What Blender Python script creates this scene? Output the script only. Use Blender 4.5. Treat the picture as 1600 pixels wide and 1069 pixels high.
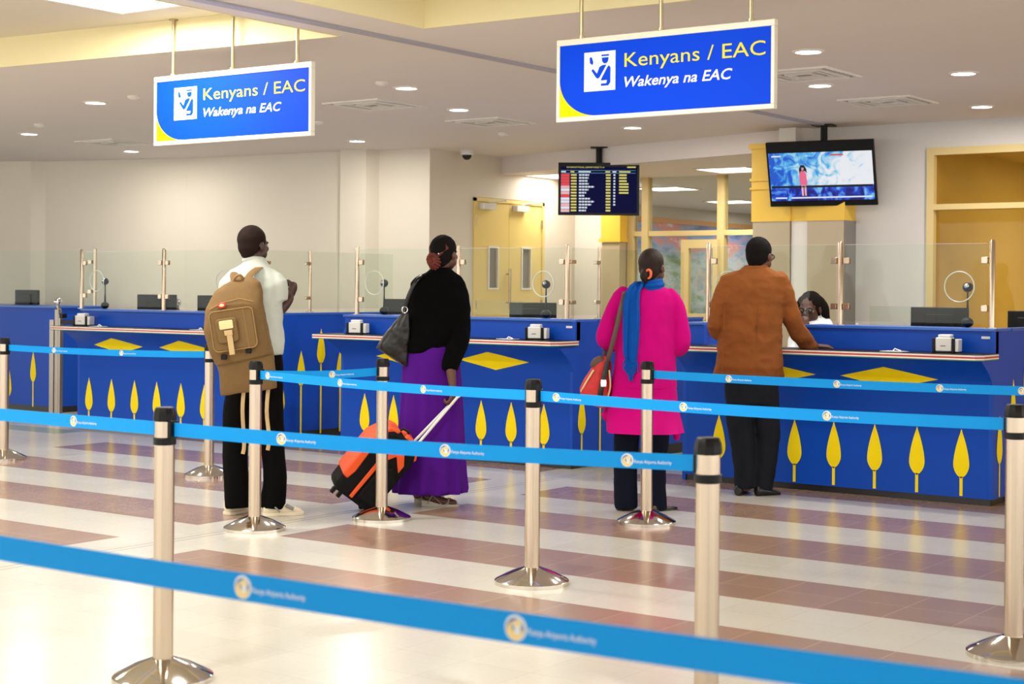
import bpy, math, random
import numpy as np
from mathutils import Vector, Matrix, noise

random.seed(7)
for o in list(bpy.data.objects): bpy.data.objects.remove(o)
SC = bpy.context.scene
COL = SC.collection
R = math.radians
PI = math.pi

# ------------------------------------------------------------ camera, world, exposure
cam_d = bpy.data.cameras.new('camera'); cam = bpy.data.objects.new('camera', cam_d); COL.objects.link(cam)
YAW = 35.966
cam.matrix_world = (Matrix.Translation((0, 0, 1.45)) @ Matrix.Rotation(R(YAW), 4, 'Z')
                    @ Matrix.Rotation(R(90), 4, 'X') @ Matrix.Rotation(0.00811, 4, 'Z'))
cam_d.sensor_width = 36; cam_d.lens = 2498.7/1600*36; cam_d.shift_y = -85.76/1600
cam_d.clip_start = .1; cam_d.clip_end = 200
cam_d.dof.use_dof = True; cam_d.dof.focus_distance = 9.8; cam_d.dof.aperture_fstop = 5.0
SC.camera = cam
w = bpy.data.worlds.new('world'); SC.world = w; w.use_nodes = True
w.node_tree.nodes['Background'].inputs[0].default_value = (1.0, .97, .92, 1)
w.node_tree.nodes['Background'].inputs[1].default_value = 1.5
SC.view_settings.view_transform = 'Standard'; SC.view_settings.look = 'None'
SC.view_settings.gamma = 1; SC.view_settings.use_curve_mapping = False
SC.view_settings.exposure = .8

def area_light(loc, size, power, color=(1, .95, .87), shape='DISK', rot=(0, 0, 0), sy=None):
    d = bpy.data.lights.new('lamp_light', 'AREA'); d.shape = shape; d.size = size
    if sy: d.size_y = sy
    d.energy = power; d.color = color
    o = bpy.data.objects.new('lamp_light', d); o.location = loc; o.rotation_euler = rot; COL.objects.link(o)
    return o
DOWN_W = 13; PANEL_W = 38
DOWNLIGHTS = [(-10.56, 8.67), (-13.35, 10.13), (-14.07, 12.06), (-7.75, 9.3), (-8.32, 10.68), (-11.01, 12.43),
              (-7.86, 12.73), (-4.41, 9.23), (-5.07, 10.81), (-3.96, 10.73), (-4.55, 12.75)]
for x, y in DOWNLIGHTS: area_light((x, y, 2.925), .15, DOWN_W)
# queue ceiling panels: the first is in view, the unseen rest are added for fill
PANELS = [(-7.55, 6.35), (-7.55, 3.3), (-11.5, 6.0), (-11.5, 3.0), (-4.3, 5.2), (-1.2, 5.6), (-4.3, 1.8), (-1.2, 1.8), (-7.55, 0.2)]
for x, y in PANELS: area_light((x, y, 3.12), .55, PANEL_W, (1, .96, .90), 'SQUARE')
INNER = [(-8.4, 15.72), (-10.6, 15.6), (-10.75, 18.3), (-9.0, 18.6), (-11.5, 21.5), (-9, 21.5), (-12.0, 24.5)]
for i_, (x, y) in enumerate(INNER): area_light((x, y, 2.74), .5, 5 if i_ == 1 else 14, (1, .97, .9), 'SQUARE')

# ------------------------------------------------------------ materials
def lin(c):
    c = c/255
    return c/12.92 if c <= .04045 else ((c+.055)/1.055)**2.4
def rgb(r, g, b): return (lin(r), lin(g), lin(b), 1)
def mat(name, col, rough=.5, metal=0, var=.06, scale=8, bump=0, bscale=60, spec=.5, emit=None, es=0, coat=0, stretch=None, aniso=0):
    m = bpy.data.materials.new(name); m.use_nodes = True
    nt = m.node_tree; b = nt.nodes['Principled BSDF']
    b.inputs['Roughness'].default_value = rough; b.inputs['Metallic'].default_value = metal
    b.inputs['Specular IOR Level'].default_value = spec
    b.inputs['Coat Weight'].default_value = coat
    tc = nt.nodes.new('ShaderNodeTexCoord'); mp = nt.nodes.new('ShaderNodeMapping')
    if stretch: mp.inputs['Scale'].default_value = stretch
    nt.links.new(tc.outputs['Object'], mp.inputs[0])
    n = nt.nodes.new('ShaderNodeTexNoise'); n.inputs['Scale'].default_value = scale; n.inputs['Detail'].default_value = 4
    nt.links.new(mp.outputs[0], n.inputs['Vector'])
    mx = nt.nodes.new('ShaderNodeMix'); mx.data_type = 'RGBA'
    c = list(col)
    mx.inputs[6].default_value = [x*(1-var) for x in c[:3]]+[1]
    mx.inputs[7].default_value = [min(1, x*(1+var)) for x in c[:3]]+[1]
    nt.links.new(n.outputs['Fac'], mx.inputs[0]); nt.links.new(mx.outputs[2], b.inputs['Base Color'])
    if bump:
        n2 = nt.nodes.new('ShaderNodeTexNoise'); n2.inputs['Scale'].default_value = bscale; n2.inputs['Detail'].default_value = 5
        nt.links.new(mp.outputs[0], n2.inputs['Vector'])
        bp = nt.nodes.new('ShaderNodeBump'); bp.inputs['Strength'].default_value = bump; bp.inputs['Distance'].default_value = .01
        nt.links.new(n2.outputs['Fac'], bp.inputs['Height']); nt.links.new(bp.outputs[0], b.inputs['Normal'])
    if emit:
        b.inputs['Emission Color'].default_value = emit; b.inputs['Emission Strength'].default_value = es
    return m

def glass_mat(name, tint, refl=.08, rough=.02):
    m = bpy.data.materials.new(name); m.use_nodes = True; nt = m.node_tree
    nt.nodes.remove(nt.nodes['Principled BSDF']); out = nt.nodes['Material Output']
    tr = nt.nodes.new('ShaderNodeBsdfTransparent'); tr.inputs[0].default_value = tint
    gl = nt.nodes.new('ShaderNodeBsdfGlossy'); gl.inputs['Roughness'].default_value = rough
    lw = nt.nodes.new('ShaderNodeLayerWeight'); lw.inputs[0].default_value = .5
    fr = nt.nodes.new('ShaderNodeMath'); fr.operation = 'POWER'; fr.inputs[1].default_value = 5; nt.links.new(lw.outputs['Facing'], fr.inputs[0])
    ns = nt.nodes.new('ShaderNodeTexNoise'); ns.inputs['Scale'].default_value = 3
    ma = nt.nodes.new('ShaderNodeMath'); ma.operation = 'MULTIPLY_ADD'; ma.inputs[1].default_value = .01; ma.inputs[2].default_value = refl*.12
    ad = nt.nodes.new('ShaderNodeMath'); ad.operation = 'ADD'
    sc = nt.nodes.new('ShaderNodeMath'); sc.operation = 'MULTIPLY'; sc.inputs[1].default_value = .5
    nt.links.new(ns.outputs['Fac'], ma.inputs[0]); nt.links.new(fr.outputs[0], sc.inputs[0])
    nt.links.new(sc.outputs[0], ad.inputs[0]); nt.links.new(ma.outputs[0], ad.inputs[1]); ad.use_clamp = True
    mx = nt.nodes.new('ShaderNodeMixShader')
    nt.links.new(ad.outputs[0], mx.inputs[0]); nt.links.new(tr.outputs[0], mx.inputs[1]); nt.links.new(gl.outputs[0], mx.inputs[2])
    nt.links.new(mx.outputs[0], out.inputs[0])
    return m

M = {}
M['blue'] = mat('counter_blue', rgb(0, 72, 184), .4, var=.04, scale=2, spec=.25)
M['blue_top'] = mat('counter_top_blue', rgb(40, 96, 190), .3, var=.03)
M['yellow'] = mat('decal_yellow', rgb(255, 226, 0), .6, spec=.2, var=.02)
M['black_plinth'] = mat('plinth_black', rgb(22, 20, 20), .35)
M['black'] = mat('black_plastic', rgb(10, 10, 11), .4, spec=.25, var=.15)
M['steel'] = mat('brushed_steel', rgb(196, 180, 160), .27, 1, var=.04, scale=30, stretch=(1, 1, .03))
M['steel_grey'] = mat('grey_steel', rgb(150, 142, 132), .3, 1, var=.04, scale=30)
M['steel_base'] = mat('polished_steel', rgb(214, 208, 198), .1, 1, var=.03)
M['chrome'] = mat('chrome', rgb(225, 225, 228), .05, 1, var=.02)
M['wall'] = mat('wall_paint', rgb(222, 214, 198), .6, var=.02, scale=1.5, bump=.02)
M['wall_white'] = mat('white_wall_paint', rgb(232, 226, 216), .6, var=.02)
M['wall_right'] = mat('grey_wall_paint', rgb(212, 208, 204), .6, var=.02)
M['ceil'] = mat('ceiling_paint', rgb(226, 218, 212), .7, var=.015, scale=1)
M['ceil_up'] = mat('raised_ceiling_paint', rgb(214, 204, 184), .7, var=.02, scale=1)
M['cream'] = mat('cream_fascia_paint', rgb(238, 226, 178), .6, var=.02, scale=1)
M['ypaint'] = mat('yellow_column_paint', rgb(240, 196, 70), .45, var=.04, scale=3)
M['beige_panel'] = mat('beige_column_panel', rgb(186, 170, 140), .35, var=.04, scale=3)
M['grey_panel'] = mat('grey_column_side', rgb(128, 122, 118), .4, var=.04)
M['frame'] = mat('beige_window_frame', rgb(214, 190, 130), .45, var=.03)
M['ydoor'] = mat('pale_yellow_door_paint', rgb(232, 206, 128), .4, var=.04, scale=2)
M['amber'] = mat('ochre_room_paint', rgb(222, 204, 150), .5, var=.08, scale=2)
M['orange_frame'] = mat('mural_frame_orange', rgb(222, 160, 100), .5)
M['groove'] = mat('dark_joint', rgb(110, 106, 112), .6)
M['trunk'] = mat('blue_grey_cable_trunking', rgb(168, 166, 176), .5)
M['white_plastic'] = mat('white_plastic', rgb(226, 226, 222), .4, var=.03)
M['paper'] = mat('paper', rgb(240, 240, 236), .7, var=.02)
M['red'] = mat('stripe_red', rgb(196, 50, 52), .4)
M['white'] = mat('stripe_white', rgb(236, 228, 214), .4)
M['green'] = mat('stripe_green', rgb(0, 110, 84), .4)
M['tape'] = mat('belt_blue', rgb(8, 150, 232), .6, spec=.2, var=.04, scale=60, stretch=(1, 1, 6))
M['tape_txt'] = mat('belt_white_print', rgb(225, 235, 245), .6)
M['tape_gold'] = mat('belt_gold_print', rgb(244, 214, 140), .6)
M['tape_navy'] = mat('belt_navy_print', rgb(40, 84, 160), .6)
M['glow'] = mat('lamp_diffuser', (1, 1, 1, 1), .5, emit=(1, .97, .92, 1), es=9)
M['glow2'] = mat('panel_diffuser', (1, 1, 1, 1), .5, emit=(1, .96, .88, 1), es=4)
M['trim'] = mat('lamp_trim_white', rgb(232, 228, 220), .4)
M['signframe'] = mat('sign_frame_cream', rgb(232, 226, 208), .4, var=.02)
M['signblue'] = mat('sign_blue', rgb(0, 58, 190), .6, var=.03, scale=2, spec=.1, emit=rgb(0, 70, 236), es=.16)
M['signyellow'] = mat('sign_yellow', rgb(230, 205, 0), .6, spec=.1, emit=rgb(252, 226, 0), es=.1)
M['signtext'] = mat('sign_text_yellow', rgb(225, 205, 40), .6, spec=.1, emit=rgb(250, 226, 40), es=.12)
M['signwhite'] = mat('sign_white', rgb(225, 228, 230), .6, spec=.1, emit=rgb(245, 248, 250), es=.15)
M['rod'] = mat('sign_rod_brass', rgb(196, 180, 140), .3, .8)
M['skin'] = mat('skin_dark_brown', rgb(92, 56, 42), .48, var=.12, scale=14)
M['skin2'] = mat('skin_deep_brown', rgb(66, 40, 30), .45, var=.12, scale=14)
M['hair'] = mat('hair_black', rgb(16, 12, 12), .85, spec=.15, var=.3, scale=60, bump=.6, bscale=160)
M['hair_shaved'] = mat('hair_cropped', rgb(34, 22, 18), .85, spec=.15, var=.3, scale=60)
M['hair_brown'] = mat('hair_dark_brown', rgb(36, 20, 14), .6, spec=.3, var=.3, scale=40, bump=.4, bscale=120, stretch=(1, 1, .3))
M['hair_red'] = mat('braids_auburn', rgb(104, 38, 28), .6, var=.35, scale=40, bump=.6, bscale=140)
M['shirt'] = mat('shirt_pale_grey', rgb(192, 199, 188), .8, var=.05, bump=.25, bscale=9)
M['trouser'] = mat('trouser_black', rgb(6, 6, 6), .9, spec=.1, var=.2, bump=.2, bscale=12)
M['khaki'] = mat('canvas_khaki', rgb(118, 90, 50), .85, var=.12, scale=30, bump=.3, bscale=120)
M['khaki_d'] = mat('canvas_khaki_seam', rgb(146, 114, 68), .85, var=.12, scale=30, bump=.3, bscale=120)
M['tan'] = mat('tan_webbing', rgb(198, 168, 120), .8)
M['brass'] = mat('pale_gold_plate', rgb(222, 208, 150), .4)
M['jacket'] = mat('jacket_black_fabric', rgb(3, 3, 4), .95, spec=.1, var=.3, bump=.3, bscale=10)
M['purple'] = mat('skirt_purple', rgb(76, 14, 128), .85, spec=.15, var=.12, scale=5, bump=.2, bscale=14)
M['leather'] = mat('black_leather', rgb(14, 14, 14), .35, var=.2, bump=.2, bscale=30)
M['sandal'] = mat('silver_sandal', rgb(178, 168, 152), .4, .3)
M['pink'] = mat('coat_magenta', rgb(196, 0, 120), .9, spec=.15, var=.08, scale=5, bump=.3, bscale=10)
M['scarf'] = mat('scarf_blue', rgb(0, 78, 168), .85, spec=.2, var=.12, scale=14, bump=.4, bscale=30)
M['jeans'] = mat('jeans_navy', rgb(10, 15, 32), .85, spec=.15, var=.2, scale=20, bump=.2, bscale=20)
M['jeans_grey'] = mat('jeans_charcoal', rgb(24, 27, 34), .85, spec=.15, var=.3, scale=10, bump=.2, bscale=20)
M['suede'] = mat('jacket_brown_suede', rgb(134, 78, 36), .9, spec=.2, var=.2, scale=8, bump=.5, bscale=11)
M['shoe_black'] = mat('shoe_black', rgb(16, 15, 15), .35)
M['sneaker'] = mat('sneaker_cream', rgb(226, 214, 188), .6, var=.08)
M['sneaker_g'] = mat('sneaker_grey', rgb(128, 128, 120), .6, var=.2)
M['strap_brown'] = mat('strap_brown', rgb(96, 76, 66), .7)
M['bag_red'] = mat('bag_red', rgb(206, 44, 44), .6, var=.2, scale=20)
M['orange'] = mat('case_orange', rgb(238, 84, 24), .6, var=.06, bump=.2)
M['case_black'] = mat('case_black_nylon', rgb(14, 13, 13), .8, spec=.2, var=.3, scale=30, bump=.3, bscale=90)
M['scrunchie'] = mat('scrunchie_orange', rgb(244, 110, 70), .8)
M['eye_white'] = mat('eye_white', rgb(170, 162, 152), .3)
M['iris'] = mat('iris_dark', rgb(30, 18, 14), .2)
M['lens'] = mat('spectacle_lens', rgb(40, 34, 34), .08)
M['screen_off'] = mat('dark_screen', rgb(12, 12, 14), .12)
M['cuff'] = mat('cuff_white', rgb(232, 236, 238), .8, bump=.2, bscale=12)
M['glass'] = glass_mat('screen_glass', (.93, .955, .93, 1), .07)
M['lens_glass'] = glass_mat('spectacle_glass', (.55, .55, .55, 1), .02)
M['glass_amber'] = glass_mat('amber_glass', (.84, .74, .46, 1), .08)
M['glass_clear'] = glass_mat('partition_glass', (.92, .95, .92, 1), .05)
M['edge'] = mat('glass_edge', rgb(214, 220, 208), .2)
M['board'] = mat('board_navy', rgb(2, 3, 24), .6, spec=.1, emit=rgb(6, 8, 60), es=.4)
def em(name, c, s=1.0): return mat(name, [x*.2 for x in c[:3]]+[1], .5, emit=c, es=s*.5)
M['e_white'] = em('screen_white', rgb(225, 235, 250), .9); M['e_yellow'] = em('screen_yellow', rgb(236, 226, 110), .8)
M['e_red'] = em('screen_red', rgb(236, 70, 80), .8); M['e_pinkw'] = em('screen_pink_white', rgb(250, 190, 195), .8)
M['e_pink'] = em('screen_pink_dress', rgb(250, 110, 150), .8); M['e_black'] = em('screen_hair_black', rgb(20, 20, 50), .2)
M['e_cyan'] = em('screen_line_blue', rgb(110, 170, 210), .7)

def screen_mat():
    m = bpy.data.materials.new('weather_broadcast'); m.use_nodes = True; nt = m.node_tree; b = nt.nodes['Principled BSDF']
    tc = nt.nodes.new('ShaderNodeTexCoord'); sp = nt.nodes.new('ShaderNodeSeparateXYZ'); nt.links.new(tc.outputs['Object'], sp.inputs[0])
    n = nt.nodes.new('ShaderNodeTexNoise'); n.inputs['Scale'].default_value = 7; n.inputs['Detail'].default_value = 6; n.inputs['Distortion'].default_value = 1.6
    nt.links.new(tc.outputs['Object'], n.inputs[0])
    add = nt.nodes.new('ShaderNodeMath'); add.operation = 'MULTIPLY_ADD'; add.inputs[1].default_value = .45
    nt.links.new(sp.outputs[0], add.inputs[0]); nt.links.new(n.outputs['Fac'], add.inputs[2])
    cr = nt.nodes.new('ShaderNodeValToRGB'); e = cr.color_ramp.elements
    e[0].position = .30; e[0].color = rgb(20, 90, 215)
    e[1].position = .44; e[1].color = rgb(110, 200, 245)
    for p, c in ((.36, (60, 150, 235)), (.50, (190, 225, 245)), (.58, (240, 245, 252)), (.8, (245, 246, 250))):
        q = e.new(p); q.color = rgb(*c)
    nt.links.new(add.outputs[0], cr.inputs[0])
    cr2 = nt.nodes.new('ShaderNodeValToRGB'); e = cr2.color_ramp.elements
    e[0].position = .42; e[0].color = rgb(4, 16, 120); e[1].position = .66; e[1].color = rgb(120, 200, 250)
    q = e.new(.52); q.color = rgb(10, 70, 220)
    nt.links.new(n.outputs['Fac'], cr2.inputs[0])
    gt = nt.nodes.new('ShaderNodeMath'); gt.operation = 'GREATER_THAN'; gt.inputs[1].default_value = -.105
    nt.links.new(sp.outputs[2], gt.inputs[0])
    mx = nt.nodes.new('ShaderNodeMix'); mx.data_type = 'RGBA'
    nt.links.new(gt.outputs[0], mx.inputs[0]); nt.links.new(cr2.outputs[0], mx.inputs[6]); nt.links.new(cr.outputs[0], mx.inputs[7])
    nt.links.new(mx.outputs[2], b.inputs['Emission Color']); b.inputs['Emission Strength'].default_value = .5
    b.inputs['Base Color'].default_value = (.01, .01, .01, 1); b.inputs['Roughness'].default_value = .2
    return m
M['broadcast'] = screen_mat()

def mural_mat():
    m = bpy.data.materials.new('mural_painting'); m.use_nodes = True; nt = m.node_tree; b = nt.nodes['Principled BSDF']
    g = nt.nodes.new('ShaderNodeNewGeometry'); mp = nt.nodes.new('ShaderNodeMapping'); mp.inputs['Scale'].default_value = (1, .35, 1)
    nt.links.new(g.outputs['Position'], mp.inputs[0])
    n = nt.nodes.new('ShaderNodeTexNoise'); n.inputs['Scale'].default_value = 2.2; n.inputs['Detail'].default_value = 8; n.inputs['Roughness'].default_value = .72
    nt.links.new(mp.outputs[0], n.inputs[0])
    cr = nt.nodes.new('ShaderNodeValToRGB'); e = cr.color_ramp.elements
    e[0].position = .33; e[0].color = rgb(96, 120, 96); e[1].position = .7; e[1].color = rgb(214, 216, 214)
    for p, c in ((.40, (150, 170, 130)), (.46, (176, 190, 190)), (.52, (206, 214, 222)), (.57, (214, 186, 170)), (.62, (150, 180, 206))):
        q = e.new(p); q.color = rgb(*c)
    nt.links.new(n.outputs['Fac'], cr.inputs[0])
    cr2 = nt.nodes.new('ShaderNodeValToRGB'); e = cr2.color_ramp.elements
    e[0].position = .35; e[0].color = rgb(96, 120, 186); e[1].position = .65; e[1].color = rgb(226, 222, 230)
    q = e.new(.58); q.color = rgb(232, 150, 140); q = e.new(.48); q.color = rgb(150, 172, 214)
    nt.links.new(n.outputs['Fac'], cr2.inputs[0])
    sp = nt.nodes.new('ShaderNodeSeparateXYZ'); nt.links.new(g.outputs['Position'], sp.inputs[0])
    mr = nt.nodes.new('ShaderNodeMapRange'); mr.inputs['From Min'].default_value = 1.9; mr.inputs['From Max'].default_value = 2.15
    nt.links.new(sp.outputs[2], mr.inputs[0])
    mx = nt.nodes.new('ShaderNodeMix'); mx.data_type = 'RGBA'
    nt.links.new(mr.outputs[0], mx.inputs[0]); nt.links.new(cr.outputs[0], mx.inputs[6]); nt.links.new(cr2.outputs[0], mx.inputs[7])
    nt.links.new(mx.outputs[2], b.inputs['Base Color']); b.inputs['Roughness'].default_value = .6
    return m
M['mural'] = mural_mat()

def floor_mat():
    m = bpy.data.materials.new('striped_floor_tiles'); m.use_nodes = True; nt = m.node_tree; b = nt.nodes['Principled BSDF']
    N = nt.nodes.new; L = nt.links.new
    g = N('ShaderNodeNewGeometry'); sp = N('ShaderNodeSeparateXYZ'); L(g.outputs['Position'], sp.inputs[0])
    X, Y = sp.outputs[0], sp.outputs[1]
    def math_(op, a, b_=None, c=None):
        n = N('ShaderNodeMath'); n.operation = op
        for i, v in enumerate((a, b_, c)):
            if v is None: continue
            if isinstance(v, (int, float)): n.inputs[i].default_value = v
            else: L(v, n.inputs[i])
        return n.outputs[0]
    # brown stripes: two tiles of every four
    fr = math_('FRACT', math_('ADD', math_('DIVIDE', math_('SUBTRACT', Y, 6.70), 1.19), 20))
    stripe = math_('LESS_THAN', fr, .5)
    lim = math_('GREATER_THAN', Y, 5.49)
    gap = math_('MULTIPLY', math_('GREATER_THAN', X, -7.19), math_('LESS_THAN', X, -6.51))
    left = math_('GREATER_THAN', X, -11.6)
    zone = math_('MULTIPLY', math_('MULTIPLY', lim, left), math_('SUBTRACT', 1, gap))
    brown = math_('MULTIPLY', stripe, zone)
    # grout
    def line(v, off, per, wd):
        f = math_('FRACT', math_('ADD', math_('DIVIDE', math_('SUBTRACT', v, off), per), 60))
        return math_('MAXIMUM', math_('LESS_THAN', f, wd/per), math_('GREATER_THAN', f, 1-wd/per))
    gr = math_('MAXIMUM', line(X, -2.51, .318, .0022), line(Y, 6.70, .2975, .0022))
    n = N('ShaderNodeTexNoise'); n.inputs['Scale'].default_value = 1.3; n.inputs['Detail'].default_value = 5; L(g.outputs['Position'], n.inputs[0])
    n2 = N('ShaderNodeTexNoise'); n2.inputs['Scale'].default_value = 45; n2.inputs['Detail'].default_value = 3; L(g.outputs['Position'], n2.inputs[0])
    # per tile tone
    wn = N('ShaderNodeTexWhiteNoise'); wn.noise_dimensions = '2D'
    cx = N('ShaderNodeCombineXYZ')
    L(math_('FLOOR', math_('DIVIDE', math_('SUBTRACT', X, -2.51), .318)), cx.inputs[0]); L(math_('FLOOR', math_('DIVIDE', math_('SUBTRACT', Y, 6.70), .2975)), cx.inputs[1])
    L(cx.outputs[0], wn.inputs['Vector'])
    tone = math_('ADD', math_('ADD', math_('MULTIPLY', wn.outputs['Value'], .35), math_('MULTIPLY', n.outputs['Fac'], .5)), math_('MULTIPLY', n2.outputs['Fac'], .2))
    def mix(f, a, c):
        x = N('ShaderNodeMix'); x.data_type = 'RGBA'
        for i, v in ((0, f), (6, a), (7, c)):
            if isinstance(v, tuple): x.inputs[i].default_value = v
            elif isinstance(v, (int, float)): x.inputs[i].default_value = v
            else: L(v, x.inputs[i])
        return x.outputs[2]
    light = mix(tone, rgb(196, 192, 178), rgb(212, 208, 196)); br = mix(tone, rgb(142, 114, 98), rgb(166, 136, 118))
    base = mix(brown, light, br)
    gmask = math_('MULTIPLY', math_('MULTIPLY', math_('GREATER_THAN', Y, 9.9), math_('LESS_THAN', Y, 10.25)), math_('LESS_THAN', X, -12.6))
    base = mix(math_('MULTIPLY', gmask, .7), base, rgb(120, 150, 122))
    gc = mix(brown, rgb(178, 172, 150), rgb(186, 160, 136))
    base = mix(math_('MULTIPLY', gr, math_('MULTIPLY_ADD', brown, .5, .35)), base, gc)
    jn = math_('MAXIMUM', math_('COMPARE', X, -6.83, .006), math_('COMPARE', X, -6.89, .006))
    base = mix(math_('MULTIPLY', jn, .6), base, rgb(120, 114, 104))
    L(base, b.inputs['Base Color'])
    L(math_('MULTIPLY_ADD', n2.outputs['Fac'], .12, .16), b.inputs['Roughness'])
    b.inputs['Specular IOR Level'].default_value = .6
    return m
M['floor'] = floor_mat()

# ------------------------------------------------------------ mesh building
class MB:
    def __init__(s): s.v = []; s.f = []; s.m = []
    def add(s, v, f, mi=0, T=None):
        o = len(s.v)
        for p in v:
            p = Vector(p)
            s.v.append(T @ p if T is not None else p)
        for q in f: s.f.append([i+o for i in q]); s.m.append(mi)
        return s
    def box(s, a, b, mi=0, T=None):
        x0, y0, z0 = a; x1, y1, z1 = b
        v = [(x0, y0, z0), (x1, y0, z0), (x1, y1, z0), (x0, y1, z0), (x0, y0, z1), (x1, y0, z1), (x1, y1, z1), (x0, y1, z1)]
        return s.add(v, [(0, 3, 2, 1), (4, 5, 6, 7), (0, 1, 5, 4), (1, 2, 6, 5), (2, 3, 7, 6), (3, 0, 4, 7)], mi, T)
    def cbox(s, c, d, mi=0, T=None):
        return s.box([c[i]-d[i]/2 for i in range(3)], [c[i]+d[i]/2 for i in range(3)], mi, T)
    def lathe(s, prof, c=(0, 0, 0), n=32, mi=0, T=None):
        v = []; f = []; k = len(prof)
        for r, z in prof:
            for j in range(n):
                a = 2*PI*j/n; v.append((c[0]+r*math.cos(a), c[1]+r*math.sin(a), c[2]+z))
        for i in range(k-1):
            for j in range(n):
                f.append((i*n+j, i*n+(j+1) % n, (i+1)*n+(j+1) % n, (i+1)*n+j))
        f.append(tuple(reversed(range(n)))); f.append(tuple((k-1)*n+j for j in range(n)))
        return s.add(v, f, mi, T)
    def sphere(s, c, r, n=20, mi=0, T=None, sq=(1, 1, 1)):
        v = []; f = []; h = n//2
        for i in range(1, h):
            t = PI*i/h
            for j in range(n):
                a = 2*PI*j/n; v.append((c[0]+r*sq[0]*math.sin(t)*math.cos(a), c[1]+r*sq[1]*math.sin(t)*math.sin(a), c[2]-r*sq[2]*math.cos(t)))
        for i in range(h-2):
            for j in range(n): f.append((i*n+j, i*n+(j+1) % n, (i+1)*n+(j+1) % n, (i+1)*n+j))
        b0 = len(v); v.append((c[0], c[1], c[2]-r*sq[2])); v.append((c[0], c[1], c[2]+r*sq[2]))
        for j in range(n):
            f.append((b0, (j+1) % n, j)); f.append((b0+1, (h-2)*n+j, (h-2)*n+(j+1) % n))
        return s.add(v, f, mi, T)
    def tube(s, pts, r, n=12, mi=0, T=None, flat=None, closed=False):
        pts = [Vector(p) for p in pts]; k = len(pts)
        rr = r if isinstance(r, (list, tuple)) else [r]*k
        v = []; f = []; up = None
        for i, p in enumerate(pts):
            if closed: t = pts[(i+1) % k]-pts[i-1]
            else: t = (pts[min(i+1, k-1)]-pts[max(i-1, 0)])
            t.normalize()
            if up is None:
                up = Vector((0, 0, 1)) if abs(t.z) < .9 else Vector((0, 1, 0))
                if flat is not None and len(flat) > 1: up = Vector(flat[1])
            a = (up-t*up.dot(t)).normalized(); up = a
            b = t.cross(a)
            fl = flat[0] if flat else 1
            for j in range(n):
                q = 2*PI*j/n
                v.append(p+a*(rr[i]*fl*math.cos(q))+b*(rr[i]*math.sin(q)))
        m_ = k if closed else k-1
        for i in range(m_):
            i2 = (i+1) % k
            for j in range(n): f.append((i*n+j, i*n+(j+1) % n, i2*n+(j+1) % n, i2*n+j))
        if not closed: f.append(tuple(reversed(range(n)))); f.append(tuple((k-1)*n+j for j in range(n)))
        return s.add(v, f, mi, T)
    def prism(s, poly, axis, d0, d1, mi=0, T=None):
        # poly of (a,b); axis 'y' -> (a,d,b); 'x' -> (d,a,b); 'z' -> (a,b,d)
        def P(a, b, d): return {'y': (a, d, b), 'x': (d, a, b), 'z': (a, b, d)}[axis]
        n = len(poly)
        v = [P(a, b, d0) for a, b in poly]+[P(a, b, d1) for a, b in poly]
        f = [tuple(range(n)), tuple(reversed(range(n, 2*n)))]
        for i in range(n): f.append((i, i+n, (i+1) % n+n, (i+1) % n))
        return s.add(v, f, mi, T)
    def quad(s, pts, mi=0, T=None): return s.add(pts, [tuple(range(len(pts)))], mi, T)
    def build(s, name, mats, parent=None, bevel=0, smooth=True, world=False, subsurf=0, angle=35, wn=False):
        me = bpy.data.meshes.new(name)
        off = Vector(parent.location) if (parent and world) else Vector((0, 0, 0))
        me.from_pydata([tuple(Vector(p)-off) for p in s.v], [], s.f)
        if not isinstance(mats, (list, tuple)): mats = [mats]
        for m in mats: me.materials.append(M[m] if isinstance(m, str) else m)
        for p, mi in zip(me.polygons, s.m): p.material_index = mi
        import bmesh
        bm = bmesh.new(); bm.from_mesh(me); bmesh.ops.recalc_face_normals(bm, faces=bm.faces); bm.to_mesh(me); bm.free()
        if smooth:
            me.polygons.foreach_set('use_smooth', [True]*len(me.polygons)); me.set_sharp_from_angle(angle=R(angle))
        me.update()
        o = bpy.data.objects.new(name, me); COL.objects.link(o)
        if parent: o.parent = parent
        if bevel:
            b = o.modifiers.new('bevel', 'BEVEL'); b.width = bevel; b.segments = 2; b.limit_method = 'ANGLE'; b.angle_limit = R(40)
            b.harden_normals = False
        if subsurf:
            q = o.modifiers.new('sub', 'SUBSURF'); q.levels = subsurf; q.render_levels = subsurf
        return o

def tag(o, label=None, cat=None, group=None, kind=None):
    if label: o['label'] = label
    if cat: o['category'] = cat
    if group: o['group'] = group
    if kind: o['kind'] = kind
    return o
def thing(name, label, cat, loc=(0, 0, 0), rz=0, group=None):
    o = bpy.data.objects.new(name, None); o.empty_display_size = .1
    o.location = loc; o.rotation_euler = (0, 0, rz); COL.objects.link(o)
    return tag(o, label, cat, group)
def children(o): return [c for c in COL.objects if c.parent == o]
def copy_tree(o, parent=None):
    c = o.copy(); COL.objects.link(c)
    if parent: c.parent = parent
    for ch in children(o): copy_tree(ch, c)
    return c
def struct(o): o['kind'] = 'structure'; return o

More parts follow.
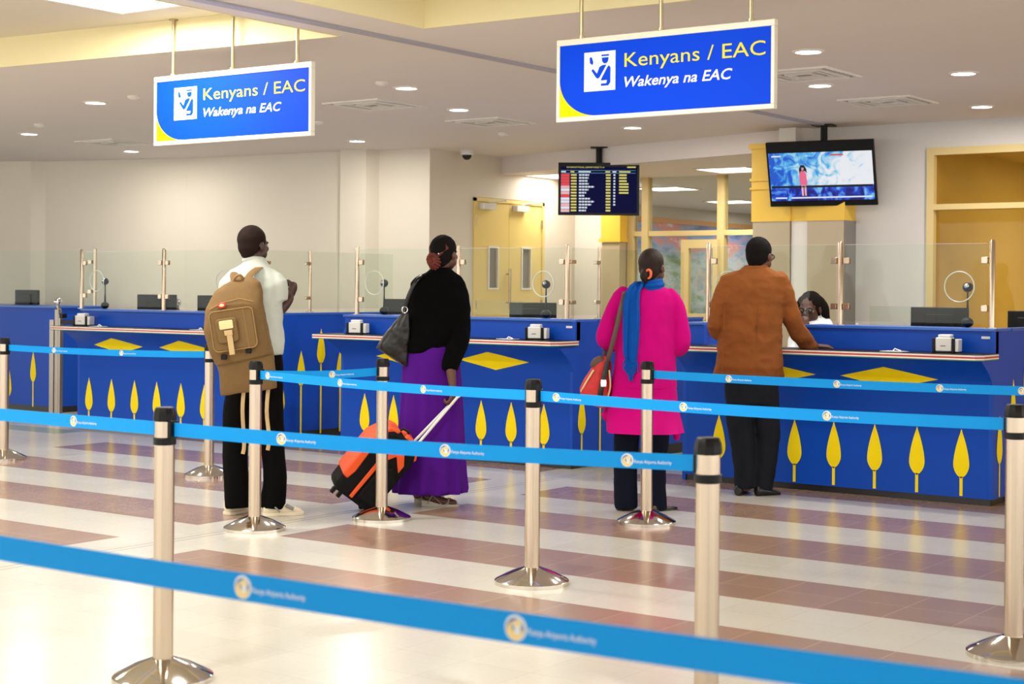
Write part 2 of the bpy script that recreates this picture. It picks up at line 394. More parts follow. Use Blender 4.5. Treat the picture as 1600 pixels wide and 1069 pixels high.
_txt = {}
def text_geo(s, bold=0, shear=0, align=None):
    """verts, faces of a word, scaled so that its box is 0..1 wide and capitals 1 high"""
    key = (s, bold, shear)
    if key not in _txt:
        c = bpy.data.curves.new('t', 'FONT'); c.body = s; c.size = 1; c.offset = bold; c.shear = shear; c.resolution_u = 3
        o = bpy.data.objects.new('t', c); COL.objects.link(o)
        dg = bpy.context.evaluated_depsgraph_get(); ev = o.evaluated_get(dg); me = ev.to_mesh()
        v = [tuple(p.co) for p in me.vertices]; f = [tuple(p.vertices) for p in me.polygons]
        ev.to_mesh_clear(); bpy.data.objects.remove(o); bpy.data.curves.remove(c)
        _txt[key] = (v, f)
    return _txt[key]
def text_fit(mb, s, x0, x1, z0, cap, y, mi, T=None, bold=0, shear=0):
    v, f = text_geo(s, bold, shear)
    a = min(p[0] for p in v); b = max(p[0] for p in v)
    h = .73
    mb.add([(x0+(p[0]-a)/(b-a)*(x1-x0), y, z0+p[1]/h*cap) for p in v], f, mi, T)

# ------------------------------------------------------------ room shell
b = MB(); b.box((-30, -8, -.1), (8, 34, 0)); struct(b.build('floor', 'floor', smooth=False))

def slab(poly, z0, z1, name, m):
    b = MB(); b.prism(poly, 'z', z0, z1); return struct(b.build(name, m, smooth=False))
C0 = 2.95; C1 = 3.15
# lower ceiling beyond the raised bays, strip between the bays
slab([(-30, 5.05), (-6.48, 7.17), (-5.88, 7.17), (-5.87, 7.22), (-2.2, 7.34), (-2.2, -8), (8, -8), (8, 13.82), (-6.45, 13.82), (-11.0, 15.02), (-11.0, 14.0), (-30, 14.0)], C0, C0+.12, 'ceiling', 'ceil')
slab([(-6.48, -8), (-5.88, -8), (-5.88, 7.17), (-6.48, 7.17)], C0, C0+.12, 'ceiling', 'ceil')
slab([(-30, -8), (-2.2, -8), (-2.2, 7.6), (-30, 7.6)], C1, C1+.1, 'ceiling', 'ceil_up')
def fascia(p, q, name='trim_1'):
    d = Vector((q[0]-p[0], q[1]-p[1])).normalized(); nn = Vector((-d.y, d.x))*.012
    b = MB(); b.prism([(p[0], p[1]), (q[0], q[1]), (q[0]+nn.x, q[1]+nn.y), (p[0]+nn.x, p[1]+nn.y)], 'z', C0-.004, C1)
    struct(b.build(name, 'cream', smooth=False))
fascia((-6.478, 7.158), (-30, 5.038), 'trim_1')
fascia((-5.868, -8), (-5.868, 7.20), 'trim_2')
fascia((-2.2, 7.328), (-5.868, 7.208), 'trim_3')
fascia((-6.492, 7.16), (-6.492, -8), 'trim_4')
b = MB(); b.box((-6.3, 2, C0-.012), (-6.22, 13.4, C0)); tag(b.build('cable_trunking', 'trunk'), 'long thin blue-grey strip running along the lower ceiling between the two hanging signs', 'ceiling strip')
# inner ceiling and beam
slab([(-10.95, 14.95), (-6.5, 13.75), (-5.6, 13.8), (-5.6, 30), (-14, 30), (-14, 16.45), (-10.95, 16.45)], 2.77, 2.87, 'ceiling', 'ceil')
b = MB(); b.prism([(-11.0, 14.88), (-6.52, 13.60), (-6.45, 13.80), (-10.95, 15.08)], 'z', 2.755, C0+.01); struct(b.build('trim_5', 'ceil', smooth=False))
def wall(pts, z0, z1, name, m, th=.12, side=1):
    b = MB(); n = len(pts); out = []
    for i, p in enumerate(pts):
        a = Vector(pts[max(i-1, 0)]); c = Vector(pts[min(i+1, n-1)]); d = (c-a).normalized()
        out.append((p[0]-d.y*th*side, p[1]+d.x*th*side))
    for i in range(n-1):
        b.prism([pts[i], pts[i+1], out[i+1], out[i]], 'z', z0, z1)
    return struct(b.build(name, m, smooth=False))
wall([(-24, 10.2), (-16.32, 12.42), (-16.22, 12.56), (-16.0, 12.62), (-14.28, 13.07), (-11.96, 13.33), (-11.94, 13.2), (-11.6, 13.24), (-11.56, 13.42), (-10.95, 13.55)], 0, C0, 'wall_left', 'wall')
b = MB(); b.box((-11.05, 13.55, 0), (-10.95, 14.33, C0)); b.box((-11.05, 15.72, 0), (-10.95, 16.5, 2.9)); b.box((-11.05, 14.33, 2.47), (-10.95, 15.72, C0))
struct(b.build('wall_middle', 'wall', smooth=False))
b = MB(); b.box((-10.95, 16.4, 0), (-10.44, 16.5, 2.77)); struct(b.build('wall_end', 'wall_white', smooth=False))
b = MB(); b.box((-13.3, 16.4, 0), (-13.2, 30, 2.77)); b.box((-13.3, 16.4, 0), (-11.05, 16.5, 2.77)); struct(b.build('wall_far', 'wall_white', smooth=False))
b = MB(); b.box((-13.3, 29.9, 0), (-5.5, 30, 2.77)); b.box((-5.7, 17.2, 0), (-5.6, 30, 2.77)); struct(b.build('wall_back', 'wall_white', smooth=False))
# right wall with its tall glazed opening
b = MB(); b.box((-6.62, 13.7, 0), (-5.37, 13.82, C0)); b.box((-5.37, 13.7, 2.715), (-.5, 13.82, C0)); b.box((-.5, 13.7, 0), (.5, 13.82, C0))
struct(b.build('wall_right', 'wall_right', smooth=False))
b = MB()
b.box((-5.37, 13.66, 0), (-5.305, 13.80, 2.715)); b.box((-5.305, 13.66, 2.65), (-.5, 13.80, 2.715)); b.box((-5.305, 13.66, 2.165), (-.5, 13.80, 2.215))
b.box((-2.6, 13.67, 0), (-2.53, 13.79, 2.64))
wf = struct(b.build('window_1', 'frame', smooth=False))
b = MB(); b.box((-5.305, 13.73, 0), (-.5, 13.738, 2.165)); b.box((-5.305, 13.73, 2.215), (-.5, 13.738, 2.65)); b.build('pane', 'glass_amber', wf, smooth=False)
# the ochre office behind that glazing
b = MB(); b.box((-5.5, 13.82, 0), (-5.4, 17.1, 2.76)); b.box((-5.5, 17.0, 0), (-1, 17.1, 2.76)); b.box((-1.1, 13.82, 0), (-1, 17.1, 2.76))
struct(b.build('wall_office', 'amber', smooth=False))
b = MB(); b.box((-5.5, 13.82, 2.76), (-1, 17.1, 2.84)); struct(b.build('ceiling', 'amber', smooth=False))
b = MB(); b.box((-4.75, 16.93, 0.1), (-4.68, 17.0, 2.5)); b.box((-3.9, 16.93, .1), (-3.83, 17.0, 2.5)); b.box((-4.75, 16.93, 2.0), (-3.83, 17.0, 2.07))
struct(b.build('trim_6', 'frame', smooth=False))

def luminaire(x, y, z, size, label, mat_='glow2', group=None, sy=None):
    t = thing('ceiling_panel_light', label, 'ceiling light', (x, y, z), 0, group)
    sy = sy or size
    b = MB(); h = size/2; k = sy/2
    for a, c in (((-h-.03, -k-.03), (h+.03, -k)), ((-h-.03, k), (h+.03, k+.03)), ((-h-.03, -k), (-h, k)), ((h, -k), (h+.03, k))):
        b.box((a[0], a[1], -.012), (c[0], c[1], 0))
    b.build('frame', 'trim', t)
    b = MB(); b.box((-h, -k, -.006), (h, k, 0)); b.build('diffuser', mat_, t)
    return t
for i, (x, y) in enumerate(PANELS):
    luminaire(x, y, C1, .58, ['square white light panel in the raised ceiling at the top left of the photo'][0] if i == 0 else 'unseen square light panel added in the raised ceiling above the queue for general fill', 'glow2', None if i == 0 else 'added fill panels over the queue')
lab = ['square light panel in the inner ceiling just left of the yellow column', 'light panel in the inner ceiling left behind the departures board',
       'light panel in the inner ceiling right behind the departures board', 'light panel beyond the glass partition near the yellow column',
       'far light panel seen through the upper glass partition', 'farther light panel seen through the upper right pane of the partition', 'farthest light panel above the mural']
for (x, y), l in zip(INNER, lab): luminaire(x, y, 2.77, .6, l)
area_light((-3.7, 15.9, 2.72), .5, 26, (1, .95, .8), 'SQUARE')
luminaire(-3.7, 15.9, 2.76, .6, 'light panel inside the ochre office behind the right window', 'glow2')

wh = ['nearest the left wall, beside the small dark detector, far left', 'second from the left end, above the left counter', 'far left row, left of the small hanging sign bottom',
      'between the two hanging signs, nearest the front', 'between the two signs, behind the first vent', 'just right of the small hanging sign, near the back wall',
      'directly below the big hanging sign', 'upper right, above the vent beside the big sign', 'right of the big sign, just under the vent', 'far right upper', 'far right near the right wall']
names_dl = ['round recessed downlight left of the small hanging sign', 'round downlight at the far left edge of the ceiling', 'round downlight nearest the left back wall',
            'bright round downlight above the left square vent between the signs', 'round downlight between the two square vents in mid ceiling', 'round downlight above the white pilaster of the back wall',
            'round downlight just below the big hanging sign', 'largest round downlight right of the big sign', 'round downlight under the vent beside the big sign',
            'large round downlight at the upper right of the ceiling', 'round downlight above the yellow window frame at right']
dl0 = None
for (x, y), l in zip(DOWNLIGHTS, names_dl):
    if dl0 is None:
        dl0 = thing('downlight', l, 'ceiling light', (x, y, C0), 0, 'round ceiling downlights')
        b = MB(); b.lathe([(.078, -.004), (.082, -.01), (.1, -.006), (.104, 0), (.078, 0)], n=40); b.build('trim_ring', 'trim', dl0)
        b = MB(); b.lathe([(.001, -.005), (.078, -.005), (.078, -.001), (.001, -.001)], n=40); b.build('diffuser', 'glow', dl0)
    else:
        c = copy_tree(dl0); c.location = (x, y, C0); c['label'] = l

v0 = None
for (x, y), l in zip([(-8.68, 10.0), (-8.68, 11.62), (-4.9, 10.2), (-5.04, 12.0), (-13.33, 11.21)],
                     ['square ceiling air vent nearer the small hanging sign', 'square ceiling air vent above the departures board side', 'square air vent beside the lower right corner of the big sign',
                      'square air vent above the television', 'square air vent at the far left under the small sign']):
    if v0 is None:
        v0 = thing('air_vent', l, 'vent', (x, y, C0), 0, 'square ceiling vents')
        b = MB()
        for k in range(4):
            a0 = .3-k*.065; a1 = a0-.028; z = -.004-.006*(k % 2)
            b.box((-a0, -a0, z-.008), (a0, -a1, 0)); b.box((-a0, a1, z-.008), (a0, a0, 0)); b.box((-a0, -a1, z-.008), (-a1, a1, 0)); b.box((a1, -a1, z-.008), (a0, a1, 0))
        b.build('louvre', 'trim', v0)
        b = MB(); b.box((-.27, -.27, -.003), (.27, .27, 0)); b.build('backing', 'groove', v0)
    else:
        c = copy_tree(v0); c.location = (x, y, C0); c['label'] = l
def detector(x, y, l, z=C0):
    b = MB(); b.lathe([(.05, 0), (.052, -.012), (.04, -.022), (.022, -.03), (.001, -.031)], n=24)
    o = b.build('smoke_detector', 'trim'); o.location = (x, y, z); tag(o, l, 'smoke detector', 'small round ceiling detectors')
for x, y, l in [(-12.46, 9.57, 'small round detector beside the far left downlight'), (-10.03, 10.79, 'small round detector just right of the small hanging sign'),
                (-7.68, 8.94, 'small round detector left above the bright downlight between the signs'), (-9.23, 12.55, 'small round detector below the vent above the departures board'),
                (-9.94, 8.54, 'small round detector left of the small hanging sign')]: detector(x, y, l)
t = thing('security_camera', 'small dome security camera on the ceiling above the yellow double door', 'camera', (-10.75, 13.95, C0))
b = MB(); b.lathe([(.075, 0), (.08, -.03), (.065, -.05)], n=28); b.build('housing', 'white_plastic', t)
b = MB(); b.sphere((0, 0, -.05), .055, 24); b.build('dome', 'screen_off', t)

# ------------------------------------------------------------ double door in the middle wall (faces +X)
t = thing('door_1', None, None, (-10.95, 15.02, 0)); del_ = [t.pop(k, None) for k in ('label', 'category')] if False else None
struct(t)
b = MB(); b.box((-.06, -.69, 0), (.02, -.645, 2.46)); b.box((-.06, .655, 0), (.02, .7, 2.46)); b.box((-.06, -.69, 2.42), (.02, .7, 2.46)); b.build('door_frame', 'ydoor', t)
for y0, y1 in ((-.645, .003), (.007, .655)):
    b = MB(); w0 = y0+.26; w1 = y0+.42
    b.box((-.045, y0, 0), (0, w0, 2.42)); b.box((-.045, w1, 0), (0, y1, 2.42)); b.box((-.045, w0, 0), (0, w1, 1.44)); b.box((-.045, w0, 1.9), (0, w1, 2.42))
    lf = b.build('door_leaf', 'ydoor', t, smooth=False)
    b = MB()
    for q in ((w0-.02, w0, 1.42, 1.92), (w1, w1+.02, 1.42, 1.92), (w0, w1, 1.42, 1.44), (w0, w1, 1.9, 1.92)): b.box((0, q[0], q[2]), (.012, q[1], q[3]))
    b.build('window_bead', 'trim', lf)
    b = MB(); b.box((-.025, w0, 1.44), (-.018, w1, 1.9)); b.build('vision_panel', 'grey_panel', lf)
    b = MB(); b.box((0, y0+.06, 2.33), (.07, y0+.30, 2.40)); b.tube([(.04, y0+.2, 2.41), (.18, y0+.35, 2.44), (.05, y0+.5, 2.44)], .008); b.build('door_closer', 'white_plastic', t, bevel=.004)
    for z in (.25, 1.25, 2.2):
        b = MB(); b.lathe([(.012, -.05), (.012, .05)], (.012, (y0 if y0 < -.1 else y1), z), 12); b.build('hinge', 'steel', t)
b = MB(); b.tube([(.05, -.04, 1.2), (.05, -.04, 1.66)], .013); b.tube([(0, -.04, 1.27), (.05, -.04, 1.27)], .01); b.tube([(0, -.04, 1.6), (.05, -.04, 1.6)], .01); b.build('door_handle', 'steel', t)

# ------------------------------------------------------------ glazed partition, pilasters, mural
t = thing('window_2', None, None, (-10.2, 16.4, 0)); struct(t)
b = MB()
for x0, x1 in ((-10.17, -10.08), (-9.97, -9.88), (-8.95, -8.86), (-7.6, -7.5), (-6.2, -6.1)): b.box((x0, 16.36, 0), (x1, 16.46, 2.77))
b.box((-10.16, 16.37, 2.07), (-6.11, 16.45, 2.13)); b.box((-10.16, 16.37, 1.09), (-8.87, 16.45, 1.15)); b.box((-10.16, 16.37, 0), (-8.87, 16.45, .1))
b.build('window_frame', 'frame', t, world=True, smooth=False)
b = MB()
for x0, x1 in ((-10.08, -9.97), (-9.88, -8.95), (-8.86, -7.6), (-7.5, -6.2)): b.box((x0, 16.405, 2.13), (x1, 16.413, 2.77))
for x0, x1 in ((-10.08, -9.97), (-9.88, -8.95)): b.box((x0, 16.405, .1), (x1, 16.413, 2.07))
b.build('pane', 'glass_clear', t, world=True, smooth=False)
t = thing('door_2', None, None, (-9.3, 16.3, 0)); struct(t)
b = MB()
for q in ((-9.38, -9.28, 0, 2.02), (-8.96, -8.9, 0, 2.02), (-9.28, -8.96, 1.92, 2.02), (-9.28, -8.96, 0, .12), (-9.28, -8.96, 1.09, 1.16)): b.box((q[0], 16.28, q[2]), (q[1], 16.34, q[3]))
b.build('door_frame', 'frame', t, world=True, smooth=False)
b = MB(); b.box((-9.28, 16.30, .1), (-8.96, 16.308, 1.92)); b.build('pane', 'glass_clear', t, world=True, smooth=False)
b = MB(); b.box((-10.44, 16.2, 2.0), (-10.17, 16.5, 2.77)); b.box((-10.46, 16.18, 2.38), (-10.155, 16.5, 2.41)); b.box((-10.46, 16.18, 2.0), (-10.155, 16.5, 2.04))
b.box((-10.43, 16.21, 0), (-10.18, 16.5, 2.0), 1)
struct(b.build('trim_7', ['ypaint', 'beige_panel'], smooth=False))
b = MB(); b.box((-13.2, 17.5, .6), (-13.17, 28.5, 2.5), 0); b.box((-13.2, 17.4, 2.5), (-13.15, 28.6, 2.58), 1); b.box((-13.2, 17.4, .52), (-13.15, 28.6, .6), 1)
tag(b.build('mural', ['mural', 'orange_frame'], smooth=False), 'long colourful mural with an orange-brown frame on the far wall behind the glass partition', 'painting')

# near column with yellow head, beside the opening
b = MB()
for x0, x1 in ((-7.0, -6.60), (-6.44, -6.06)):
    b.box((x0, 13.46, 2.08), (x1, 13.70, 2.80), 0)
    b.box((x0-.02, 13.44, 2.76), (x1+.02, 13.70, 2.81), 0); b.box((x0-.012, 13.445, 2.46), (x1+.012, 13.70, 2.485), 0); b.box((x0-.012, 13.445, 2.38), (x1+.012, 13.70, 2.40), 0)
    b.box((x0+.01, 13.47, 0), (x1-.01, 13.70, 2.08), 1)
b.box((-6.60, 13.48, 2.08), (-6.44, 13.70, 2.80), 0); b.box((-6.60, 13.49, 0), (-6.44, 13.70, 2.08), 2)
b.box((-6.068, 13.475, 0), (-6.055, 13.70, 2.08), 3)
tag(struct(b.build('trim_8', ['ypaint', 'beige_panel', 'wall_white', 'grey_panel'], smooth=False)))
b = MB(); b.box((-6.75, 13.52, 2.80), (-6.58, 13.66, C0)); struct(b.build('trim_9', 'wall_white', smooth=False))

# ------------------------------------------------------------ hanging signs
def sign(x0, x1, z0, z1, label, rods):
    y = 7.0; W = x1-x0; H = z1-z0
    t = thing('hanging_sign', label, 'sign', (x0, y, z0), 0, 'blue hanging signs')
    b = MB(); f = .022*W/1.3*1.15
    b.box((0, 0, 0), (W, .035, f)); b.box((0, 0, H-f*1.3), (W, .035, H)); b.box((0, 0, f), (f*.8, .035, H-f*1.3)); b.box((W-f*.8, 0, f), (W, .035, H-f*1.3)); b.box((f*.8, .014, f), (W-f*.8, .03, H-f*1.3))
    b.build('frame', 'signframe', t, bevel=.003)
    X0, X1, Z0, Z1 = f*.8, W-f*.8, f, H-f*1.3; w_, h_ = X1-X0, Z1-Z0
    b = MB(); Y = .010
    n = 14; cur = [(X0+.19*w_*(1-math.cos(a*PI/2/n))**1.0, Z0+.50*h_*(1-math.sin(a*PI/2/n))) for a in range(n+1)]
    # blue field and yellow corner
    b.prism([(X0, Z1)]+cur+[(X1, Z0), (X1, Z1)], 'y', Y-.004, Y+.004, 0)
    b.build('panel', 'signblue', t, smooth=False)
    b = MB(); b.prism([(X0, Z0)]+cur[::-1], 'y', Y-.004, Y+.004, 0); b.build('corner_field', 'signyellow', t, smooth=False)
    b = MB()
    Y = .004
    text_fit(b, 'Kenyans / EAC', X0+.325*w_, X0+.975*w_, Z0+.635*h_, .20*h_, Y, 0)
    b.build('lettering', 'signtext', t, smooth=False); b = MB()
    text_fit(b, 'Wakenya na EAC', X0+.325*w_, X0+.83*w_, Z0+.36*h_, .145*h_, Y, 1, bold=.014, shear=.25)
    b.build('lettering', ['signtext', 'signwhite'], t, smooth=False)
    b = MB()
    px0, pz0, pw, ph = X0+.125*w_, Z0+.335*h_, .155*w_, .54*h_
    b.box((px0, Y-.001, pz0), (px0+pw, Y+.002, pz0+ph), 0)
    def P(pts): return [(px0+a*pw, pz0+(1-c)*ph) for a, c in pts]
    for poly in ([(.56, .085), (.80, .085), (.80, .125), (.56, .125)],
                 [(.57, .16), (.79, .16), (.77, .26), (.72, .31), (.64, .31), (.59, .26)],
                 [(.18, .14), (.24, .12), (.30, .26), (.27, .33), (.19, .28)],
                 [(.24, .47), (.29, .43), (.42, .56), (.50, .39), (.60, .35), (.72, .35), (.50, .66), (.44, .69), (.38, .65)],
                 [(.56, .70), (.76, .40), (.80, .37), (.85, .42), (.85, .80), (.78, .88), (.55, .88), (.55, .82), (.72, .82), (.75, .74), (.55, .74)]):
        b.prism(P(poly), 'y', Y-.003, Y-.001, 1)
    b.build('officer_pictogram', ['signwhite', 'signblue'], t, smooth=False)
    for rx in rods:
        b = MB(); b.lathe([(.011, H), (.011, C1-z0)], (rx-x0, .018, 0), 14); b.lathe([(.03, C1-z0-.01), (.03, C1-z0)], (rx-x0, .018, 0), 18); b.lathe([(.02, H), (.02, H+.012)], (rx-x0, .018, 0), 14); b.build('rod', 'rod', t)
    return t
sign(-7.952, -6.568, 2.343, 2.787, 'smaller blue hanging sign reading Kenyans / EAC at the left of the photo', (-7.79, -7.25, -6.70))
sign(-4.80, -3.522, 2.325, 2.760, 'bigger blue hanging sign reading Kenyans / EAC at the right of the photo', (-4.655, -4.17, -3.66))

# ------------------------------------------------------------ televisions
def tv(loc, rz, tilt, W, H, label, kind):
    t = thing('television', label, 'screen', loc, rz)
    T = Matrix.Translation((0, 0, 0)) @ Matrix.Rotation(tilt, 4, 'X')
    b = MB(); b.box((-W/2, 0, -H/2), (W/2, .035, H/2), 0, T); b.box((-W/4, .035, -H/4), (W/4, .07, H/4), 0, T); b.build('casing', 'black', t, bevel=.004)
    b = MB(); b.tube([(0, .06, 0), (0, .09, H/2), (0, .09, C0-loc[2])], .032, 16); b.box((-.09, 0, C0-loc[2]-.012), (.09, .18, C0-loc[2])); b.build('ceiling_bracket', 'black', t)
    return t, T
# departures board: screen local frame x right, z up, facing -y
t, T = tv((-9.235, 14.28, 2.50), R(33), 0, .86, .56, 'departures board television hanging over the middle counter, dark blue with yellow and white rows', 0)
b = MB(); b.box((-.405, -.003, -.255), (.405, 0, .235), 0, T); scr = b.build('departures_screen', 'board', t, smooth=False)
b = MB(); Y = -.005
def bar(x, z, w_, h_, mi): b.box((x, Y, z-h_/2), (x+w_, Y+.001, z+h_/2), mi, T)
text_fit(b, 'INTERNATIONAL DEPARTURES T1-A', -.34, .06, .222, .016, Y, 1, T, bold=.01)
bar(.30, .232, .09, .014, 1)
bar(-.40, .196, .79, .004, 4); bar(-.40, .168, .79, .004, 4)
for x, w_ in ((-.40, .05), (-.30, .04), (-.215, .13), (.07, .05), (.145, .04), (.215, .12)): bar(x, .182, w_, .014, 0 if x < -.35 or -.25 < x < 0 or .1 < x < .2 else 1)
lens = [.095, .09, .08, .09, .15, .09, .065, .045, .105, .15, .12, .075, .065]
for i in range(13):
    z = .148-i*.0315
    bar(-.402, z, .092, .024, 2 if i in (0, 1, 2, 3, 7) else (3 if i in (4, 6, 10, 12) else 0)); bar(-.402, z-.014, .092, .006, 2 if i < 4 or i in (7,) else 3)
    bar(-.295, z, .06, .017, 1)
    for k in range(int(lens[i]/.03)+1): bar(-.21+k*.032, z, min(.026, lens[i]-k*.032+.012), .017, 0)
    bar(.075, z, .05, .017, 1)
    if i < 11: bar(.155, z, .02, .017, 0)
    if i < 7: bar(.215, z, .08 if i < 3 else .10, .017, 1)
b.build('screen_rows', ['e_white', 'e_yellow', 'e_red', 'e_pinkw', 'e_cyan'], scr, smooth=False)

t, T = tv((-6.25, 13.36, 2.50), R(8), R(16), 1.0, .60, 'television tilted down from the ceiling showing a presenter in a pink dress', 1)
b = MB(); b.box((-.48, -.003, -.245), (.48, 0, .20)); scr = b.build('broadcast_screen', 'broadcast', t, smooth=False); scr.matrix_local = T
b = MB(); Y = -.006
def pl(pts, mi): b.prism(pts, 'y', Y-.001, Y+.001, mi)
px = -.165
pl([(px-.035, -.10), (px+.035, -.10), (px+.03, .0), (px+.015, .03), (px-.02, .03), (px-.035, 0)], 0)
pl([(px-.03, .0), (px-.035, .05), (px-.015, .085), (px+.015, .085), (px+.035, .05), (px+.038, .01), (px+.02, .03), (px-.015, .03)], 1)
pl([(px-.01, .035), (px+.01, .035), (px+.012, .062), (px-.012, .062)], 2)
pl([(px-.022, -.20), (px-.006, -.20), (px-.004, -.10), (px-.024, -.10)], 2); pl([(px+.006, -.20), (px+.02, -.20), (px+.024, -.10), (px+.004, -.10)], 2)
pl([(-.44, -.225), (-.33, -.225), (-.33, -.212), (-.44, -.212)], 3); pl([(-.29, -.225), (.46, -.222), (.46, -.210), (-.29, -.212)], 3)
pl([(-.47, -.125), (.47, -.125), (.47, -.105), (-.47, -.105)], 1)
pl([(-.45, .165), (-.36, .165), (-.36, .178), (-.45, .178)], 3); pl([(.10, .165), (.22, .165), (.22, .178), (.10, .178)], 4)
b.build('presenter', ['e_pink', 'e_black', 'e_pinkw', 'e_white', 'e_red'], scr, smooth=False)

# ------------------------------------------------------------ counters
def face_y(z):   # profile of the front panel: flares out under the ledge (offset towards the customer)
    pts = [(0, 0), (.78, 0), (.84, -.03), (.90, -.09), (.95, -.17), (.985, -.23)]
    for (a, ya), (c, yc) in zip(pts, pts[1:]):
        if z <= c: return ya+(yc-ya)*(z-a)/(c-a)
    return pts[-1][1]
def decal(b, xc, z0, z1, hw, off, mi, rows=16, axis='x', base=0):
    """flat sticker following the panel: hw(t) half width at height fraction t"""
    v = []; f = []
    for i in range(rows+1):
        z = z0+(z1-z0)*i/rows; w_ = hw(i/rows)
        if axis == 'x': v += [(xc-w_, off+face_y(z)-.003, z), (xc+w_, off+face_y(z)-.003, z)]
        else: v += [(off+.003, xc-w_, z), (off+.003, xc+w_, z)]
    for i in range(rows): f.append((2*i, 2*i+1, 2*i+3, 2*i+2))
    b.add(v, f, mi)
def blade(t):   # spear head from broad base to tip
    if t < .28: return .056*math.sin((t/.28)*PI/2)**.6
    u = (t-.28)/.72; return .056*(1-u**1.6)
def spear(b, x, tip, off, mi, axis='x', L=.33, k=1):
    decal(b, x, tip-L, tip, lambda t: max(blade(t)*k, .003), off, mi, 20, axis)
    decal(b, x, .055, tip-L+.01, lambda t: .011*k, off, mi, 6, axis)
def torus_pts(c, r, n=36): return [(c[0]+r*math.cos(2*PI*i/n), c[1], c[2]+r*math.sin(2*PI*i/n)) for i in range(n)]
def counter(x0, x1, y0, label, spears, diamonds, posts, rings, depth=2.1, gap=None, rear=None, side_len=None, leftledge=0):
    t = thing('immigration_counter', label, 'counter', ((x0+x1)/2, y0, 0), 0, 'blue immigration counters')
    K = dict(parent=t, world=True)
    b = MB(); b.box((x0+.02, y0+.012, 0), (x1-.02, y0+.5, .05)); b.box((x1-.3, y0+.3, 0), (x1-.006, y0+depth, .11)); b.build('plinth', 'black_plinth', **K)
    b = MB(); prof = [(y0+face_y(z), z) for z in (.045, .78, .84, .90, .95, .985)]
    b.prism(prof+[(y0+.03, .985), (y0+.03, .045)], 'x', x0+.0305, x1-.0305, 0)
    for s in spears: spear(b, s, .506, y0, 1)
    for d in diamonds: decal(b, d, .765, .918, lambda q: max(.001, .36*(1-abs(2*q-1))), y0, 1, 24)
    b.build('front_panel', ['blue', 'yellow'], smooth=True, angle=30, **K)
    # ledge with flag-striped edge
    b = MB(); lx0, lx1 = x0-.08+leftledge, x1+.0
    prof = [(lx0, y0-.29), (lx1-.02, y0-.29), (lx1+.02, y0-.23), (lx1+.02, y0+.05), (lx0, y0+.05)]
    for z0_, z1_, mi in ((.985, .992, 3), (.992, 1.002, 1), (1.002, 1.013, 2), (1.013, 1.024, 1), (1.024, 1.028, 0)): b.prism(prof, 'z', z0_, z1_, mi)
    b.build('ledge', ['black', 'white', 'red', 'green'], smooth=False, **K)
    # upstand
    segs = [(x0, x1)] if not gap else [(x0, gap[0]), (gap[1], x1)]
    for a, c in segs:
        b = MB(); b.box((a, y0+.05, 1.028), (c, y0+.10, 1.175)); b.build('upstand', 'blue', smooth=False, **K)
        b = MB(); b.box((a-.01, y0+.03, 1.175), (c+.0, y0+.36, 1.195)); b.build('counter_top', 'blue_top', bevel=.003, smooth=False, **K)
    b = MB(); b.box((x1-.10, y0+.046, 1.125), (x1-.04, y0+.049, 1.142)); b.build('label_plate', 'white_plastic', smooth=False, **K)
    # right side panel
    b = MB()
    sp = [(y0+face_y(z), z) for z in (.045, .78, .84, .90, .95, .985)]
    b.prism(sp+[(y0+.03, .99), (y0+.03, 1.175), (y0+depth, 1.175), (y0+depth, .09), (y0+.3, .09), (y0+.3, .045)], 'x', x1-.03, x1, 0)
    for dy, tip in ((.13, .60), (.40, .84), (.67, 1.04), (.94, .84)): spear(b, y0+dy, tip, x1, 1, 'y')
    b.build('side_panel', ['blue', 'yellow'], smooth=False, **K)
    b = MB(); b.box((x1-.06, y0+.36, 1.175), (x1+.008, y0+depth, 1.195)); b.build('side_cap', 'blue_top', smooth=False, **K)
    b = MB(); b.prism([(y0, .0), (y0, .985), (y0+.1, 1.17), (y0+.8, 1.17), (y0+.8, 0)], 'x', x0, x0+.03); b.build('side_panel', 'blue', smooth=False, **K)
    b = MB(); b.box((x0+.03, y0+.1, .80), (x1-.03, y0+1.15, .83)); b.box((x0+.03, y0+.36, 0), (x0+.05, y0+1.1, .80)); b.build('desk', 'white_plastic', smooth=False, **K)
    # glass screen
    yp = y0+.15
    def post(x, y, z1=1.80, r=.02):
        b = MB(); b.lathe([(r, 1.195), (r, z1-.012), (r*.7, z1), (.001, z1)], (x, y, 0), 20); b.lathe([(.04, 1.195), (.04, 1.20)], (x, y, 0), 20)
        o = b.build('glass_post', 'steel', **K); return o
    for x in posts: post(x, yp)
    for a, c in zip(posts, posts[1:]):
        b = MB(); b.box((a+.035, yp-.004, 1.225), (c-.035, yp+.004, 1.775), 0)
        b.box((a+.035, yp-.0042, 1.775), (c-.035, yp+.0042, 1.777), 1)
        for rx in rings:
            if a < rx < c: b.tube(torus_pts((rx, yp, 1.478), .105), .0045, 8, 1, closed=True)
        b.build('glass_pane', ['glass', 'edge'], smooth=False, **K)
        for x in (a+.05, c-.05):
            for z in (1.33, 1.66): b = MB(); b.cbox((x, yp, z), (.045, .03, .045)); b.build('glass_clamp', 'steel', bevel=.003, **K)
    if rear:
        post(posts[-1]+.02, y0+rear, 1.79, .016)
        xx = posts[-1]+.02
        b = MB(); b.box((xx-.004, yp+.04, 1.225), (xx+.004, y0+rear-.03, 1.775)); b.build('glass_pane', 'glass', smooth=False, **K)
        b = MB(); b.box((xx-.004, y0+rear+.03, 1.225), (xx+.004, y0+depth-.1, 1.775)); b.build('glass_pane', 'glass', smooth=False, **K)
        for z in (1.33, 1.66):
            for yy in (y0+rear-.03, yp+.05): b = MB(); b.cbox((xx, yy, z), (.03, .07, .03)); b.build('glass_clamp', 'steel', bevel=.003, **K)
    return t
